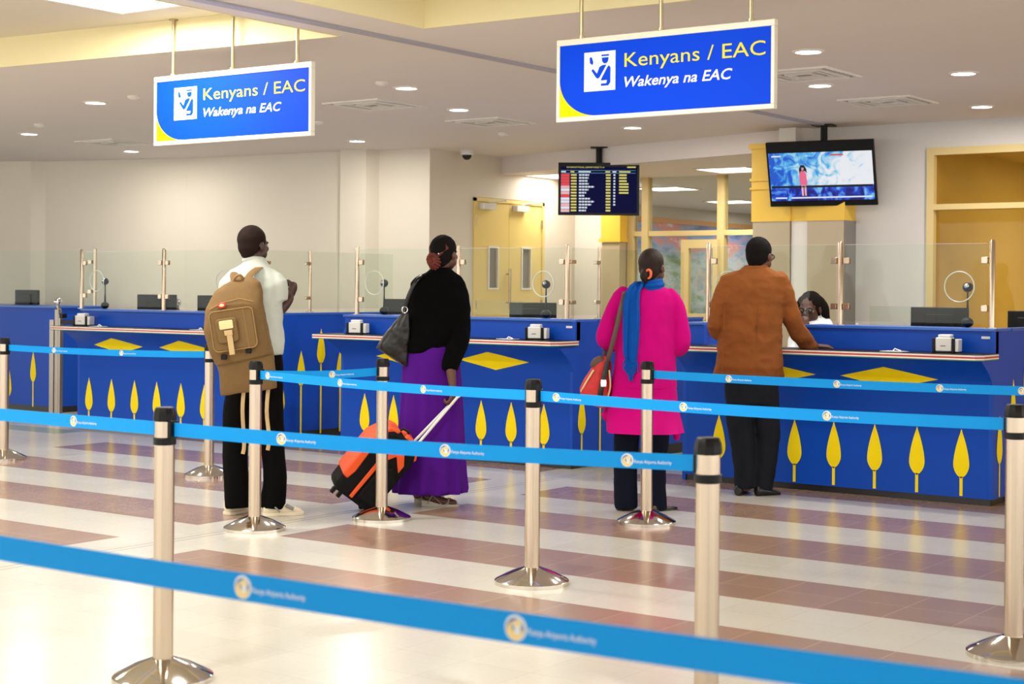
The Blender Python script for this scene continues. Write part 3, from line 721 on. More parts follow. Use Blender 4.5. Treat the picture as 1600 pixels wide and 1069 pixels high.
counter(-6.08, -3.69, 10.6, 'right blue immigration counter, where the man in the brown jacket stands', (-5.766, -5.46, -5.147, -4.84, -4.53, -4.22, -3.905), (-5.33, -4.42),
        (-5.95, -4.868, -3.756), (-5.78, -3.985), gap=(-5.93, -5.12), rear=None, depth=2.2)
counter(-9.56, -7.085, 10.6, 'middle blue immigration counter, behind the woman in black and purple', (-9.276, -8.946, -8.62, -8.31, -7.996, -7.688, -7.362), (-8.76, -7.85),
        (-9.51, -8.365, -7.25), (-9.307, -7.484), rear=.60)
counter(-13.03, -10.33, 10.5, 'left blue immigration counter, left of the man with the khaki backpack', (-12.85, -12.51, -12.17, -11.85, -11.51, -11.19, -10.87), (-12.38, -11.42),
        (-13.16, -11.93, -10.60), (-12.93, -11.1), rear=.78, leftledge=.02)
# counter at the far left, set back
t = thing('immigration_counter', 'far left blue counter set back beside the steel gate post, cut by the photo edge', 'counter', (-15.6, 11.45, 0), 0, 'blue immigration counters')
b = MB(); b.box((-16.6, 11.45, .07), (-14.6, 12.15, 1.175))
_fy = face_y
face_y = lambda z: 0
spear(b, -15.42, .49, 11.45, 1, L=.34, k=.9); spear(b, -14.98, .68, 11.45, 1, L=.35, k=.9)
face_y = _fy
b.build('body', ['blue', 'yellow'], t, world=True, smooth=False)
b = MB(); b.box((-16.6, 11.5, 0), (-14.62, 12.15, .07)); b.build('plinth', 'black_plinth', t, world=True)
b = MB(); b.box((-16.62, 11.43, 1.175), (-14.58, 12.17, 1.195)); b.build('counter_top', 'blue_top', t, world=True, smooth=False)
for x, y in ((-16.25, 11.7), (-14.72, 12.1)):
    b = MB(); b.lathe([(.02, 1.195), (.02, 1.85), (.001, 1.86)], (x, y, 0), 18); b.build('glass_post', 'steel', t, world=True)
b = MB(); b.box((-16.6, 11.7, 1.225), (-16.3, 11.708, 1.83)); b.prism([(-16.2, 11.7), (-14.76, 12.09), (-14.76, 12.1), (-16.2, 11.71)], 'z', 1.225, 1.83); b.build('glass_pane', 'glass', t, world=True, smooth=False)
b = MB()
for z in (1.36, 1.70): b.cbox((-14.78, 12.08, z), (.06, .03, .04))
b.build('glass_clamp', 'steel', t, world=True)
# small grey sticker on left counter's side
b = MB(); b.prism([(11.66, .72), (11.74, .88), (11.83, .69), (11.80, .62)], 'x', -10.327, -10.322); tag(b.build('grey_sticker', 'grey_panel', smooth=False), 'small grey kite-shaped sticker on the side of the left counter', 'sticker')

# steel gate between counters
def gate(x, y, label, full=True):
    t = thing('gate_post', label, 'gate', (x, y, 0), 0, 'steel gate posts with chrome balls')
    b = MB()
    if full: b.box((-.105, -.03, 0), (-.035, .03, 1.06)); 
    b.lathe([(.035, 0), (.035, 1.17), (.02, 1.19), (.02, 1.215)], (0, 0, 0), 20); b.box((.03, -.02, 0), (.06, .02, 1.12))
    b.build('post', 'steel_grey', t)
    b = MB(); b.sphere((0, 0, 1.255), .045, 24); b.build('ball', 'chrome', t)
    b = MB(); b.box((.06, -.015, 1.02), (.34, .015, 1.06)); b.box((.055, -.03, 1.08), (.11, .03, 1.13)); b.build('gate_arm', 'black', t, bevel=.003)
    return t
gate(-13.98, 11.0, 'steel gate post topped by a chrome ball, left of the left counter')
gate(-12.95, 11.75, 'steel gate post whose chrome ball shows behind the microphone on the left counter', False)

# ------------------------------------------------------------ things on the counters
def scanner(x, y, z, label, rz=0):
    t = thing('document_scanner', label, 'scanner', (x, y, z), rz, 'white document scanners on the ledges')
    b = MB(); b.prism([(-.055, .012), (.055, .012), (.055, .09), (.045, .105), (-.05, .105), (-.055, .095)], 'y', -.06, .06); b.box((-.04, -.045, .105), (.045, .045, .125)); b.build('body', 'white_plastic', t, bevel=.006)
    b = MB(); b.box((-.075, -.065, 0), (-.055, .065, .10)); b.box((.055, -.065, 0), (.075, .065, .10)); b.box((-.075, -.06, 0), (.075, .06, .012)); b.build('side_cheek', 'black', t, bevel=.004)
    b = MB(); b.box((.075, -.055, .01), (.10, .055, .095)); b.build('document_slot', 'white_plastic', t, bevel=.004)
    for k in range(5):
        pass
    b = MB(); b.box((-.02, -.0615, .045), (.015, -.0605, .052)); b.build('maker_plate', 'grey_panel', t, smooth=False)
    return t
LZ = 1.028
scanner(-3.99, 10.51, LZ, 'white and black scanner on the ledge of the right counter', R(8))
scanner(-7.40, 10.53, LZ, 'white and black scanner at the right end of the middle counter ledge', R(22))
scanner(-9.31, 10.52, LZ, 'white and black scanner at the left end of the middle counter ledge', R(24))
scanner(-12.86, 10.42, LZ, 'white and black scanner on the left counter ledge beside the gate post', R(24))
for x, y, l in ((-4.33, 10.45, 'white paper slip lying left of the scanner on the right counter ledge'), (-7.62, 10.45, 'white slip of paper beside the scanner on the middle ledge'),
                (-12.55, 10.36, 'white slip of paper right of the scanner on the left ledge'), (-11.05, 10.3, 'white slip on the left counter ledge beside the backpack')):
    b = MB(); b.prism([(-.09, -.04), (.07, -.05), (.09, .04), (-.06, .05)], 'z', 0, .004); b.tube([(-.01, .0, .004), (.0, .01, .02), (.05, .0, .006)], .004, 6)
    o = b.build('paper_slip', 'paper', smooth=False); o.location = (x, y, LZ); tag(o, l, 'paper', 'paper slips on the ledges')
def webcam(x, y, label):
    t = thing('webcam', label, 'camera', (x, y, 1.195), 0, 'ball webcams on stalks behind the glass')
    b = MB(); b.sphere((0, 0, .035), .042, 20, sq=(1, 1, .85)); b.build('base', 'black', t)
    b = MB(); b.lathe([(.011, .06), (.008, .14), (.006, .17), (.006, .245)], n=12); b.build('stalk', 'black', t)
    b = MB(); b.sphere((0, 0, .28), .036, 20); b.build('head', 'black', t)
    b = MB(); b.sphere((0, -.022, .288), .02, 16); b.build('camera_lens', 'chrome', t)
for x, y, l in ((-3.98, 10.9, 'black ball webcam on a stalk at the right counter, in front of the ochre window'), (-7.56, 10.9, 'black ball webcam on a stalk at the middle counter, in front of the yellow door'),
                (-9.32, 10.9, 'black ball webcam on a stalk left of the woman in black'), (-12.98, 10.8, 'black ball webcam on a stalk on the left counter')):
    webcam(x, y, l)
def monitor(x, y, z, W, rz, label):
    t = thing('computer_monitor', label, 'monitor', (x, y, .83), rz, 'black computer monitors behind the counters')
    H = W*.62; h = z-.83
    b = MB(); b.prism([(-W/2, h-H), (W/2, h-H), (W/2, h), (-W/2, h)], 'y', -.02, .02); b.prism([(-W/4, h-H*.8), (W/4, h-H*.8), (W/4, h-.05), (-W/4, h-.05)], 'y', -.045, -.02); b.build('casing', 'black', t, bevel=.006)
    b = MB(); b.box((-W/2+.015, .02, h-H+.02), (W/2-.015, .022, h-.015)); b.build('screen', 'screen_off', t, smooth=False)
    b = MB(); b.box((-.03, -.02, 0.01), (.03, .0, h-H/2)); b.box((-.1, -.08, 0), (.1, .08, .012)); b.build('stand', 'black', t, bevel=.003)
for a in ((-4.43, 11.55, 1.325, .42, R(20), 'black monitor seen behind the glass of the right counter'), (-3.98, 12.2, 1.30, .3, R(10), 'smaller black monitor at the far right behind the steel post'),
          (-8.15, 11.55, 1.315, .42, R(25), 'black monitor behind the middle counter, in front of the yellow door'), (-9.68, 11.6, 1.33, .36, R(25), 'black monitor half hidden behind the woman in black'),
          (-13.1, 11.6, 1.34, .44, R(25), 'black monitor behind the steel post of the left counter'), (-12.2, 11.6, 1.34, .4, R(25), 'black monitor left of the man with the backpack'),
          (-15.85, 12.02, 1.37, .42, R(0), 'black monitor at the far left edge of the photo')): monitor(*a)
for x, y, l in ((-4.75, 11.35, 'thin clear glass guard left of the monitor on the right counter'), (-8.45, 11.3, 'thin clear glass guard left of the monitor on the middle counter')):
    b = MB(); b.box((-.15, 0, 0), (.36, .005, .50)); o = b.build('glass_guard', 'glass', smooth=False); o.location = (x, y, .83); tag(o, l, 'glass guard')
b = MB(); b.box((-.1, -.07, 0), (.1, .07, .36)); o = b.build('file_tray', 'blue', bevel=.004); o.location = (-9.45, 11.35, .83); tag(o, 'small blue desk box standing behind the left half of the middle counter', 'box')
b = MB(); b.lathe([(.028, 0), (.03, .11), (.012, .15), (.012, .18)], n=18); o = b.build('water_bottle', 'white_plastic'); o.location = (-5.0, 11.35, 1.02+.18-.18); tag(o, 'small white bottle behind the right counter beside the officer', 'bottle')
b = MB(); b.box((-.25, -.15, 0), (.25, .15, .19)); o = b.build('desk_box', 'blue', bevel=.004); o.location = (-4.95, 11.45, .83); tag(o, 'low blue desk box under the white bottle behind the right counter', 'box')

# ------------------------------------------------------------ queue barriers
HP = 1.0; ZT = .92; TW = .05
def make_stanchion():
    t = thing('queue_stanchion', '', 'stanchion')
    b = MB(); b.lathe([(.155, 0), (.183, .0), (.183, .018), (.176, .024), (.10, .062), (.055, .078), (.045, .082), (.038, .082)], n=64); b.build('base', 'steel_base', t, angle=20)
    b = MB(); b.lathe([(.037, .075), (.037, .965)], n=40); b.build('pole', 'steel', t)
    b = MB(); b.lathe([(.037, .948), (.043, .950), (.043, .966), (.041, .982), (.034, 1.0), (.001, 1.0)], n=10)
    b.build('cap', 'black', t, bevel=.003, angle=15)
    b = MB(); b.lathe([(.037, .862), (.042, .864), (.042, .888), (.037, .89)], n=40); b.build('collar', 'black', t)
    return t
st0 = make_stanchion(); first = True
POSTS = dict(A=(-6.79, 6.78, 'steel stanchion just in front of the man with the backpack'), B=(-6.48, 7.57, 'steel stanchion in front of the orange and black suitcase'),
             C=(-4.51, 6.40, 'steel stanchion in the middle of the photo with its base on a pale tile stripe'), D=(-5.11, 8.47, 'steel stanchion in front of the woman in the magenta coat'),
             E=(-8.96, 8.46, 'steel stanchion left of the man with the backpack, partly hidden by him'), F=(-4.47, 4.0, 'large near stanchion at the lower left of the photo'),
             G=(-2.36, 4.27, 'large near stanchion right of centre whose base is out of frame'), H=(-2.11, 6.32, 'stanchion at the right edge of the photo'),
             I=(-11.1, 8.2, 'stanchion at the left edge of the photo'), J=(-2.3, 8.62, 'stanchion beyond the right edge of the photo'), K=(-9.2, 4.3, 'stanchion beyond the left edge of the photo'),
             L=(-3.35, 2.0, 'front stanchion beyond the lower left edge of the photo'), N=(-.55, 2.09, 'front stanchion beyond the lower right edge of the photo'))
for k, (x, y, l) in POSTS.items():
    o = st0 if first else copy_tree(st0); first = False
    o.location = (x, y, 0); o['label'] = l; o['group'] = 'steel queue stanchions'
    # cassette mouth on the side the belt leaves from
def add_mouth(k, ang):
    pass
def belt(a, c, logos, label, sag=.012, cass=0, z=ZT):
    p = Vector((*a, z)); q = Vector((*c, z)); d = (q-p); Ln = d.length; d.normalize()
    nrm = Vector((d.y, -d.x, 0))
    if nrm.y > 0: nrm = -nrm
    t = thing('belt_barrier', label, 'belt', (p.x, p.y, 0), 0, 'blue retractable queue belts')
    b = MB(); n = 28; th = .0012
    s0 = .036; s1 = Ln-.036
    def P(s, h, off):
        tt = (s-s0)/(s1-s0); zz = -sag*4*tt*(1-tt)
        return d*s+nrm*off+Vector((0, 0, z+zz+h))
    v = []; f = []
    for i in range(n+1):
        s = s0+(s1-s0)*i/n
        for off, h in ((th, -TW/2), (th, TW/2), (-th, TW/2), (-th, -TW/2)): v.append(P(s, h, off))
    for i in range(n):
        for j in range(4): f.append((4*i+j, 4*i+(j+1) % 4, 4*i+4+(j+1) % 4, 4*i+4+j))
    f.append((0, 1, 2, 3)); f.append((4*n+3, 4*n+2, 4*n+1, 4*n))
    b.add(v, f, 0)
    for s in logos:
        def disk(cx, cz, r, mi, off, k=24, sx=1): b.add([P(s+cx+r*sx*math.cos(2*PI*i/k), cz+r*math.sin(2*PI*i/k), off) for i in range(k)], [tuple(range(k))], mi)
        disk(0, 0, .021, 1, th+.0006); disk(-.001, -.001, .017, 3, th+.0009); disk(-.001, -.004, .0155, 2, th+.0012); disk(.003, .003, .010, 3, th+.0015); disk(.004, .006, .0085, 1, th+.0018); disk(.004, .008, .006, 2, th+.0021)
        disk(.004, -.004, .006, 1, th+.0019)
        tv_, tf = text_geo('Kenya Airports Authority', .01, 0)
        a0 = min(w_[0] for w_ in tv_); b0 = max(w_[0] for w_ in tv_)
        b.add([P(s+.024+(w_[0]-a0)/(b0-a0)*.125, -.0075+w_[1]/.73*.0105, th+.001) for w_ in tv_], tf, 1)
    b.build('belt', ['tape', 'tape_txt', 'tape_gold', 'tape_navy'], t, smooth=False)
    b = MB(); e = d*.034
    ang = math.atan2(d.y, d.x)
    T = Matrix.Rotation(ang, 4, 'Z')
    b.box((.030, -.022, z-.033), (.046, .022, z+.033), 0, T); b.build('belt_cassette', 'black', t, bevel=.003)
    T = Matrix.Translation((q-Vector((p.x, p.y, z))-Vector((0, 0, 0)))+Vector((0, 0, 0))) @ Matrix.Rotation(ang+PI, 4, 'Z')
    b = MB(); b.box((.030, -.016, z-.028), (.043, .016, z+.028), 0, Matrix.Translation((q.x-p.x, q.y-p.y, 0)) @ Matrix.Rotation(ang+PI, 4, 'Z')); b.build('belt_clip', 'black', t, bevel=.003)
    return t
P2 = lambda k: POSTS[k][:2]
def lg(a, xs): return xs
belt(P2('L'), P2('N'), [.12, 1.28, 1.87], 'foreground blue belt crossing the bottom of the photo, printed with white logos')
belt(P2('K'), P2('F'), [2.95, 4.2-.02], 'blue belt running from the left edge to the large near stanchion')
belt(P2('F'), P2('G'), [.53, 1.20, 1.86], 'blue belt between the two large near stanchions')
belt(P2('I'), P2('E'), [.55, 1.27], 'dark blue belt in front of the left counter')
belt(P2('A'), P2('B'), [.5], 'short blue belt receding between the backpack man and the suitcase stanchions')
belt(P2('A'), P2('C'), [.12, .80, 1.50], 'blue belt passing in front of the skirt to the middle stanchion')
belt(P2('C'), P2('H'), [.14, .86, 1.58], 'blue belt from the middle stanchion to the right edge stanchion')
belt(P2('D'), P2('J'), [.55, 1.23, 1.83, 2.28], 'blue belt in front of the man in the brown jacket')
#PEOPLE

# ------------------------------------------------------------ people
# a figure is laid out facing its own frame: u = right as seen, v = away, z = up, in metres
def loft(b, secs, n=28, e=2.0, mi=0, wav=None):
    """secs: (u, v, z, ru, rv[, slope]) horizontal sections, superellipse exponent e"""
    v = []; f = []; k = len(secs)
    for i, s in enumerate(secs):
        u, w_, z, ru, rv = s[:5]; sl = s[5] if len(s) > 5 else 0
        for j in range(n):
            a = 2*PI*j/n; c, d = math.cos(a), math.sin(a)
            q = 1.0
            if wav: q = 1+wav[i]*math.sin(wav_n*a+i*.35)+.5*wav[i]*math.sin((wav_n*1.7//1)*a+1.3)
            x = abs(c)**(2/e)*(1 if c > 0 else -1)*ru*q; y = abs(d)**(2/e)*(1 if d > 0 else -1)*rv*q
            v.append((u+x, w_+y, z+sl*x))
    for i in range(k-1):
        for j in range(n): f.append((i*n+j, i*n+(j+1) % n, (i+1)*n+(j+1) % n, (i+1)*n+j))
    f.append(tuple(reversed(range(n)))); f.append(tuple((k-1)*n+j for j in range(n)))
    return b.add(v, f, mi)
wav_n = 9
def smooth_path(pts, rad, m=4):
    P_ = [Vector(p) for p in pts]; out = []; rr = []
    for i in range(len(P_)-1):
        p0 = P_[max(i-1, 0)]; p1 = P_[i]; p2 = P_[i+1]; p3 = P_[min(i+2, len(P_)-1)]
        for k in range(m):
            t = k/m
            out.append(.5*((2*p1)+(p2-p0)*t+(2*p0-5*p1+4*p2-p3)*t*t+(3*p1-p0-3*p2+p3)*t**3)); rr.append(rad[i]+(rad[i+1]-rad[i])*t)
    out.append(P_[-1]); rr.append(rad[-1])
    return out, rr
def limb(b, pts, rad, n=14, mi=0, flat=None, m=4, hem=False):
    P_, rr = smooth_path(pts, rad, m)
    d0 = (P_[0]-P_[1]).normalized(); d1 = (P_[-1]-P_[-2]).normalized()
    A = [P_[0]+d0*rr[0]*q for q in (.95, .7)]; B = [P_[-1]+d1*rr[-1]*q for q in (.7, .95)]
    if hem: b.tube(A+P_, [rr[0]*.3, rr[0]*.72]+rr, n, mi, flat=flat)
    else: b.tube(A+P_+B, [rr[0]*.3, rr[0]*.72]+rr+[rr[-1]*.72, rr[-1]*.3], n, mi, flat=flat)
def grown(b, name, m, parent, voxel=.012, it=4, fold=0, fscale=9, fstretch=(1, 1, .5), seed=0):
    """union of the rough volumes in b as one continuous smooth skin"""
    o = b.build(name, m, None, smooth=False)
    md = o.modifiers.new('r', 'REMESH'); md.mode = 'VOXEL'; md.voxel_size = voxel; md.use_smooth_shade = True
    sm = o.modifiers.new('s', 'SMOOTH'); sm.iterations = it; sm.factor = .5
    dg = bpy.context.evaluated_depsgraph_get(); ev = o.evaluated_get(dg)
    me = bpy.data.meshes.new_from_object(ev); me.name = name
    o.modifiers.clear(); old = o.data; o.data = me; bpy.data.meshes.remove(old)
    if fold:
        nrm = [v.normal.copy() for v in me.vertices]
        for v, q in zip(me.vertices, nrm):
            p = Vector((v.co.x*fstretch[0], v.co.y*fstretch[1], v.co.z*fstretch[2]))*fscale+Vector((seed, seed*2, 0))
            a = noise.noise(p); c = 1-abs(noise.noise(p*1.7+Vector((5, 1, 2))))*2
            v.co = v.co+q*fold*(a*.8+c*.4)
    me.polygons.foreach_set('use_smooth', [True]*len(me.polygons))
    if not me.materials: me.materials.append(M[m])
    o.parent = parent
    return o
def head_geo(b, c, yaw, pitch=0, s=1.0, neck=None):
    """skull, jaw, nose, ears, lips around centre c; yaw turns the face from 'away' (v) towards the right"""
    T = Matrix.Translation(c) @ Matrix.Rotation(-yaw, 4, 'Z') @ Matrix.Rotation(pitch, 4, 'X') @ Matrix.Scale(s, 4)
    b.sphere((0, -.012, .03), .088, 24, sq=(.86, 1.08, 1.0), T=T)            # cranium
    b.sphere((0, .028, -.02), .072, 20, sq=(.88, .86, 1.05), T=T)           # face
    b.sphere((0, .045, -.075), .045, 18, sq=(.95, .85, .85), T=T)           # chin and jaw
    b.sphere((-.028, .03, -.05), .045, 14, T=T); b.sphere((.028, .03, -.05), .045, 14, T=T)
    b.tube([T @ Vector(p) for p in ((0, .083, .015), (0, .098, -.012), (0, .106, -.028))], [.009, .012, .015], 10)  # nose
    b.sphere((-.014, .093, -.032), .010, 10, T=T); b.sphere((.014, .093, -.032), .010, 10, T=T)
    b.sphere((0, .082, -.055), .016, 12, sq=(1.5, .8, .5), T=T); b.sphere((0, .080, -.066), .016, 12, sq=(1.3, .8, .5), T=T)  # lips
    b.sphere((-.030, .078, .018), .017, 12, sq=(1.4, .6, .6), T=T); b.sphere((.030, .078, .018), .017, 12, sq=(1.4, .6, .6), T=T)  # brow
    for q in (-1, 1):
        b.sphere((q*.080, -.004, -.012), .030, 14, sq=(.35, .62, 1.0), T=T)   # ear
        b.sphere((q*.045, .062, -.020), .020, 12, T=T)                       # cheek
    return T
def face_parts(T, parent, glasses=False):
    for q in (-1, 1):
        b = MB(); b.sphere((q*.031, .078, .0), .0125, 14, T=T); e = b.build('eye', 'eye_white', parent)
        b = MB(); b.sphere((q*.031, .0862, -.001), .0055, 10, T=T); b.build('iris', 'iris', e)
    if glasses:
        b = MB()
        for q in (-1, 1):
            b.tube([T @ Vector((q*.034+.024*math.cos(a*PI/8), .104, .0+.018*math.sin(a*PI/8))) for a in range(16)], .003, 6, closed=True)
            b.tube([T @ Vector(p) for p in ((q*.058, .104, .004), (q*.079, .06, .006), (q*.084, -.01, .004))], .0022, 6)
        b.tube([T @ Vector(p) for p in ((-.01, .104, .004), (.01, .104, .004))], .0022, 6)
        g = b.build('glasses', 'black', parent)
        b = MB()
        for q in (-1, 1): b.add([T @ Vector((q*.034+.023*math.cos(a*PI/8), .1035, .018*math.sin(a*PI/8))) for a in range(16)], [tuple(range(16))])
        b.build('glasses_lens', 'lens_glass', g, smooth=False)
def hand_geo(b, wrist, direction, palm_n, curl=.5, s=1.0, thumb=1, spread=.1):
    """palm and five fingers; direction = way the fingers point, palm_n = normal out of the palm"""
    d = Vector(direction).normalized(); n = Vector(palm_n); n = (n-d*n.dot(d)).normalized(); side = d.cross(n)*thumb
    w_ = Vector(wrist)
    # palm
    limb(b, [w_, w_+d*.035*s, w_+d*.075*s], [.024*s, .032*s, .034*s], 12, flat=(.5, tuple(n)), m=2)
    Ls = [.070, .080, .076, .060]
    for i in range(4):
        o = (1.5-i)*.0185*s
        root = w_+d*.072*s+side*o
        dd = (d+side*(1.5-i)*spread).normalized(); L = Ls[i]*s; c = curl*(1+.08*i)
        p1 = root+(dd*math.cos(c*.5)+n*math.sin(c*.5))*L*.45
        p2 = p1+(dd*math.cos(c*1.3)+n*math.sin(c*1.3))*L*.32
        p3 = p2+(dd*math.cos(c*2.0)+n*math.sin(c*2.0))*L*.23
        limb(b, [root-d*.01*s, p1, p2, p3], [.0092*s, .0088*s, .008*s, .0066*s], 8, m=2)
    r0 = w_+d*.022*s+side*.024*s
    p1 = r0+(d*.6+side*.75+n*.25).normalized()*.034*s; p2 = p1+(d*.9+side*.25+n*.35).normalized()*.030*s
    limb(b, [r0, p1, p2], [.013*s, .0105*s, .0085*s], 8, m=2)
def hair_cap(parent, T, m, name='hair', grow=.006, back=0, lowz=-.05, seed=0, voxel=.009, rough=.004, extra=None):
    b = MB()
    b.sphere((0, -.018-back, .036), .088+grow, 26, sq=(.90, 1.08, 1.0), T=T)
    b.sphere((0, -.04-back, -.005), .070+grow, 20, sq=(1.0, .95, 1.0), T=T)
    b.sphere((0, -.052, lowz), .045+grow, 18, sq=(1.15, .7, .8), T=T)
    if extra: extra(b)
    return grown(b, name, m, parent, voxel, 3, rough, 40, (1, 1, 1), seed)
def figure(name, label, cat, px, py, s, x, y, extra_z=0):
    t = thing(name, label, cat, (x, y, 0), R(YAW))
    return t, (lambda a, c, v=0: Vector(((a-px)/s, v, (py-c)/s))), (lambda a, c, ru, rv, v=0, sl=0: ((a-px)/s, v, (py-c)/s, ru/s, rv, sl))
def shoe(parent, heel, toe, m, sole=None, h=.075, w_=.045, name='shoe'):
    b = MB(); h0 = Vector(heel); t0 = Vector(toe); d = (t0-h0); L = d.length; d.normalize(); sd = Vector((-d.y, d.x, 0))
    secs = [(0, w_*.55, h*.9), (.06, w_*.75, h), (.25, w_*.8, h*.98), (.45, w_*.85, h*.75), (.7, w_, h*.5), (.88, w_*.85, h*.38), (1, w_*.35, h*.25)]
    v = []; f = []; n = 14
    for t_, ww, hh in secs:
        for j in range(n):
            a = 2*PI*j/n; v.append(h0+d*L*t_+sd*ww*math.cos(a)+Vector((0, 0, max(.0, hh/2+hh/2*math.sin(a)))))
    for i in range(len(secs)-1):
        for j in range(n): f.append((i*n+j, i*n+(j+1) % n, (i+1)*n+(j+1) % n, (i+1)*n+j))
    f.append(tuple(reversed(range(n)))); f.append(tuple((len(secs)-1)*n+j for j in range(n)))
    b.add(v, f); o = b.build(name, m, parent, subsurf=1)
    if sole:
        b = MB(); k = [(0, w_*.6), (.1, w_*.85), (.4, w_*.85), (.7, w_*1.06), (.9, w_*.9), (1.0, w_*.45)]
        L_ = [h0+d*L*t_*1.02+sd*q for t_, q in k]+[h0+d*L*t_*1.02-sd*q for t_, q in reversed(k)]
        n = len(L_); b.add([p for p in L_]+[p+Vector((0, 0, .02)) for p in L_], [tuple(range(n)), tuple(reversed(range(n, 2*n)))]+[(i, (i+1) % n, (i+1) % n+n, i+n) for i in range(n)])
        b.build('sole', sole, o, bevel=.003)
    return o

# ---- man with the khaki backpack
t, Q, S = figure('person', 'man in a pale shirt and black trousers wearing a khaki backpack, right arm bent', 'person', 405, 806, 247, -7.2, 7.24)
b = MB()
HT = head_geo(b, Q(391, 386), R(36), 0, 1.02)
limb(b, [Q(391, 398, -.01), Q(392, 425, -.01)], [.056, .062], 16)
loft(b, [S(392, 424, 22, .06), S(392, 436, 36, .085), S(393, 470, 37, .10), S(396, 530, 34, .10), S(398, 575, 36, .11), S(398, 600, 34, .10)])
limb(b, [Q(424, 440), Q(426, 466), Q(425, 490, .02), Q(437, 478, .08), Q(444, 468, .12)], [.05, .05, .044, .038, .028])
limb(b, [Q(358, 442), Q(352, 475, .02), Q(360, 492, .06), Q(385, 482, .20)], [.05, .048, .042, .028])
for a_ in ((373, 368, 369), (416, 423, 428)): limb(b, [Q(a_[0], 600), Q(a_[1], 690), Q(a_[2], 785)], [.075, .055, .042])
hand_geo(b, Q(444, 468, .12), (.25, .3, .9), (-.8, .5, 0), 1.15, 1.05)
hand_geo(b, Q(385, 482, .20), (.9, .4, .1), (0, .3, 1), 1.0, 1.0, -1)
grown(b, 'body', 'skin2', t, .0065, 3)
face_parts(HT, t)
hair_cap(t, HT, 'hair_shaved', grow=.002, rough=.0015, seed=1)
b = MB()
loft(b, [S(394, 405, 15, .068), S(394, 414, 20, .075), S(393, 424, 30, .088), S(392, 432, 40, .10), S(391, 450, 45, .122), S(392, 480, 44, .13), S(397, 520, 42, .13), S(402, 546, 38, .13), S(402, 556, 36, .12)])
limb(b, [Q(416, 434), Q(426, 446), Q(428, 462), Q(428, 471)], [.06, .068, .068, .068], hem=True)
limb(b, [Q(366, 434), Q(355, 448), Q(352, 470, .02)], [.058, .066, .062])
grown(b, 'shirt', 'shirt', t, .010, 3, .011, 8, (1, 1, 1), 3)
b = MB(); b.tube([Q(392+15.5*math.cos(a*PI/10), 409+2*math.sin(a*PI/10), .066*math.sin(a*PI/10)) for a in range(20)], .013, 8, closed=True, flat=(1.3, (0, 0, 1))); b.build('collar', 'shirt', t)
b = MB()
loft(b, [S(398, 545, 37, .12), S(398, 575, 40, .13), S(396, 600, 42, .13), S(395, 618, 40, .12)])
limb(b, [Q(373, 605), Q(367, 650), Q(365, 700), Q(367, 750), Q(369, 795)], [.09, .088, .08, .08, .076], hem=True); limb(b, [Q(417, 605), Q(419, 650), Q(423, 700), Q(427, 750), Q(424, 794)], [.09, .086, .074, .074, .08], hem=True)
grown(b, 'trousers', 'trouser', t, .011, 3, .006, 8, (1, 1, .6), 5)
shoe(t, Q(353, 806, -.02), Q(384, 806, .2), 'sneaker', 'sneaker', .12, .05)
o = shoe(t, Q(409, 806, -.04), Q(469, 806, .05), 'sneaker', 'sneaker', .12, .054)
b = MB(); b.tube([Q(446, 789, -.045), Q(458, 795, -.04)], .012, 8); b.tube([Q(428, 789, -.07), Q(438, 799, -.075)], .006, 8); b.build('shoe_overlay', 'sneaker_g', o)

# backpack (a thing of its own)
bp, Q, S = figure('backpack', 'khaki canvas backpack with a drooping lower flap on the pale-shirted man', 'backpack', 405, 806, 247, -7.2, 7.24)
b = MB()
loft(b, [S(388, 436, 12, .035, -.20), S(386, 444, 24, .055, -.21), S(378, 458, 36, .075, -.22), S(372, 480, 43, .095, -.235, .12), S(374, 510, 47, .105, -.24, .16), S(381, 540, 46, .10, -.24, .2), S(389, 562, 43, .085, -.23, .22)], 40, 3.2)
pack = grown(b, 'pack_body', 'khaki', bp, .009, 3, .004, 10, (1, 1, 1), 2)
b = MB()
loft(b, [S(388, 556, 43, .075, -.225, .2), S(391, 575, 42, .06, -.22, .2), S(393, 598, 43, .05, -.215, .17), S(394, 611, 43, .03, -.21, .15)][::-1], 36, 3)
grown(b, 'lower_flap', 'khaki', bp, .009, 3, .006, 10, (1, 1, .7), 4)
TT = Matrix.Translation(Q(376, 515, -.335)) @ Matrix.Rotation(R(-9), 4, 'Y')
def rr(hw, hh, r=.02, n=4):
    o = []
    for cx, cz, a0 in ((hw-r, hh-r, 0), (-hw+r, hh-r, 90), (-hw+r, -hh+r, 180), (hw-r, -hh+r, 270)):
        for k in range(n+1): a = R(a0+90*k/n); o.append((cx+r*math.cos(a), cz+r*math.sin(a)))
    return o
b = MB(); b.prism(rr(.135, .125, .03), 'y', -.032, .03, 0, TT); pk = b.build('front_pocket', 'khaki', bp, bevel=.012)
b = MB(); b.tube([TT @ Vector((x, -.030, z)) for x, z in rr(.133, .123, .03)], .0045, 6, closed=True)
b.tube([TT @ Vector((x, -.0, z+.15)) for x, z in ((-.13, -.01), (-.05, .02), (.06, .03), (.14, .0))], .0045, 6)
b.tube([TT @ Vector((x, -.02, z)) for x, z in ((-.07, .12), (-.085, -.12))], .003, 6); b.tube([TT @ Vector((x, -.03, z)) for x, z in ((.075, .12), (.08, -.12))], .003, 6); b.build('seam', 'khaki_d', pk)
b = MB(); b.prism(rr(.065, .075, .025), 'y', -.05, -.03, 0, TT @ Matrix.Translation((-.035, 0, .0))); fl = b.build('pocket_flap', 'khaki', pk, bevel=.006)
b = MB(); b.prism(rr(.042, .026, .008), 'y', -.058, -.05, 0, TT @ Matrix.Translation((-.035, 0, .035))); b.build('metal_plate', 'brass', pk, bevel=.002)
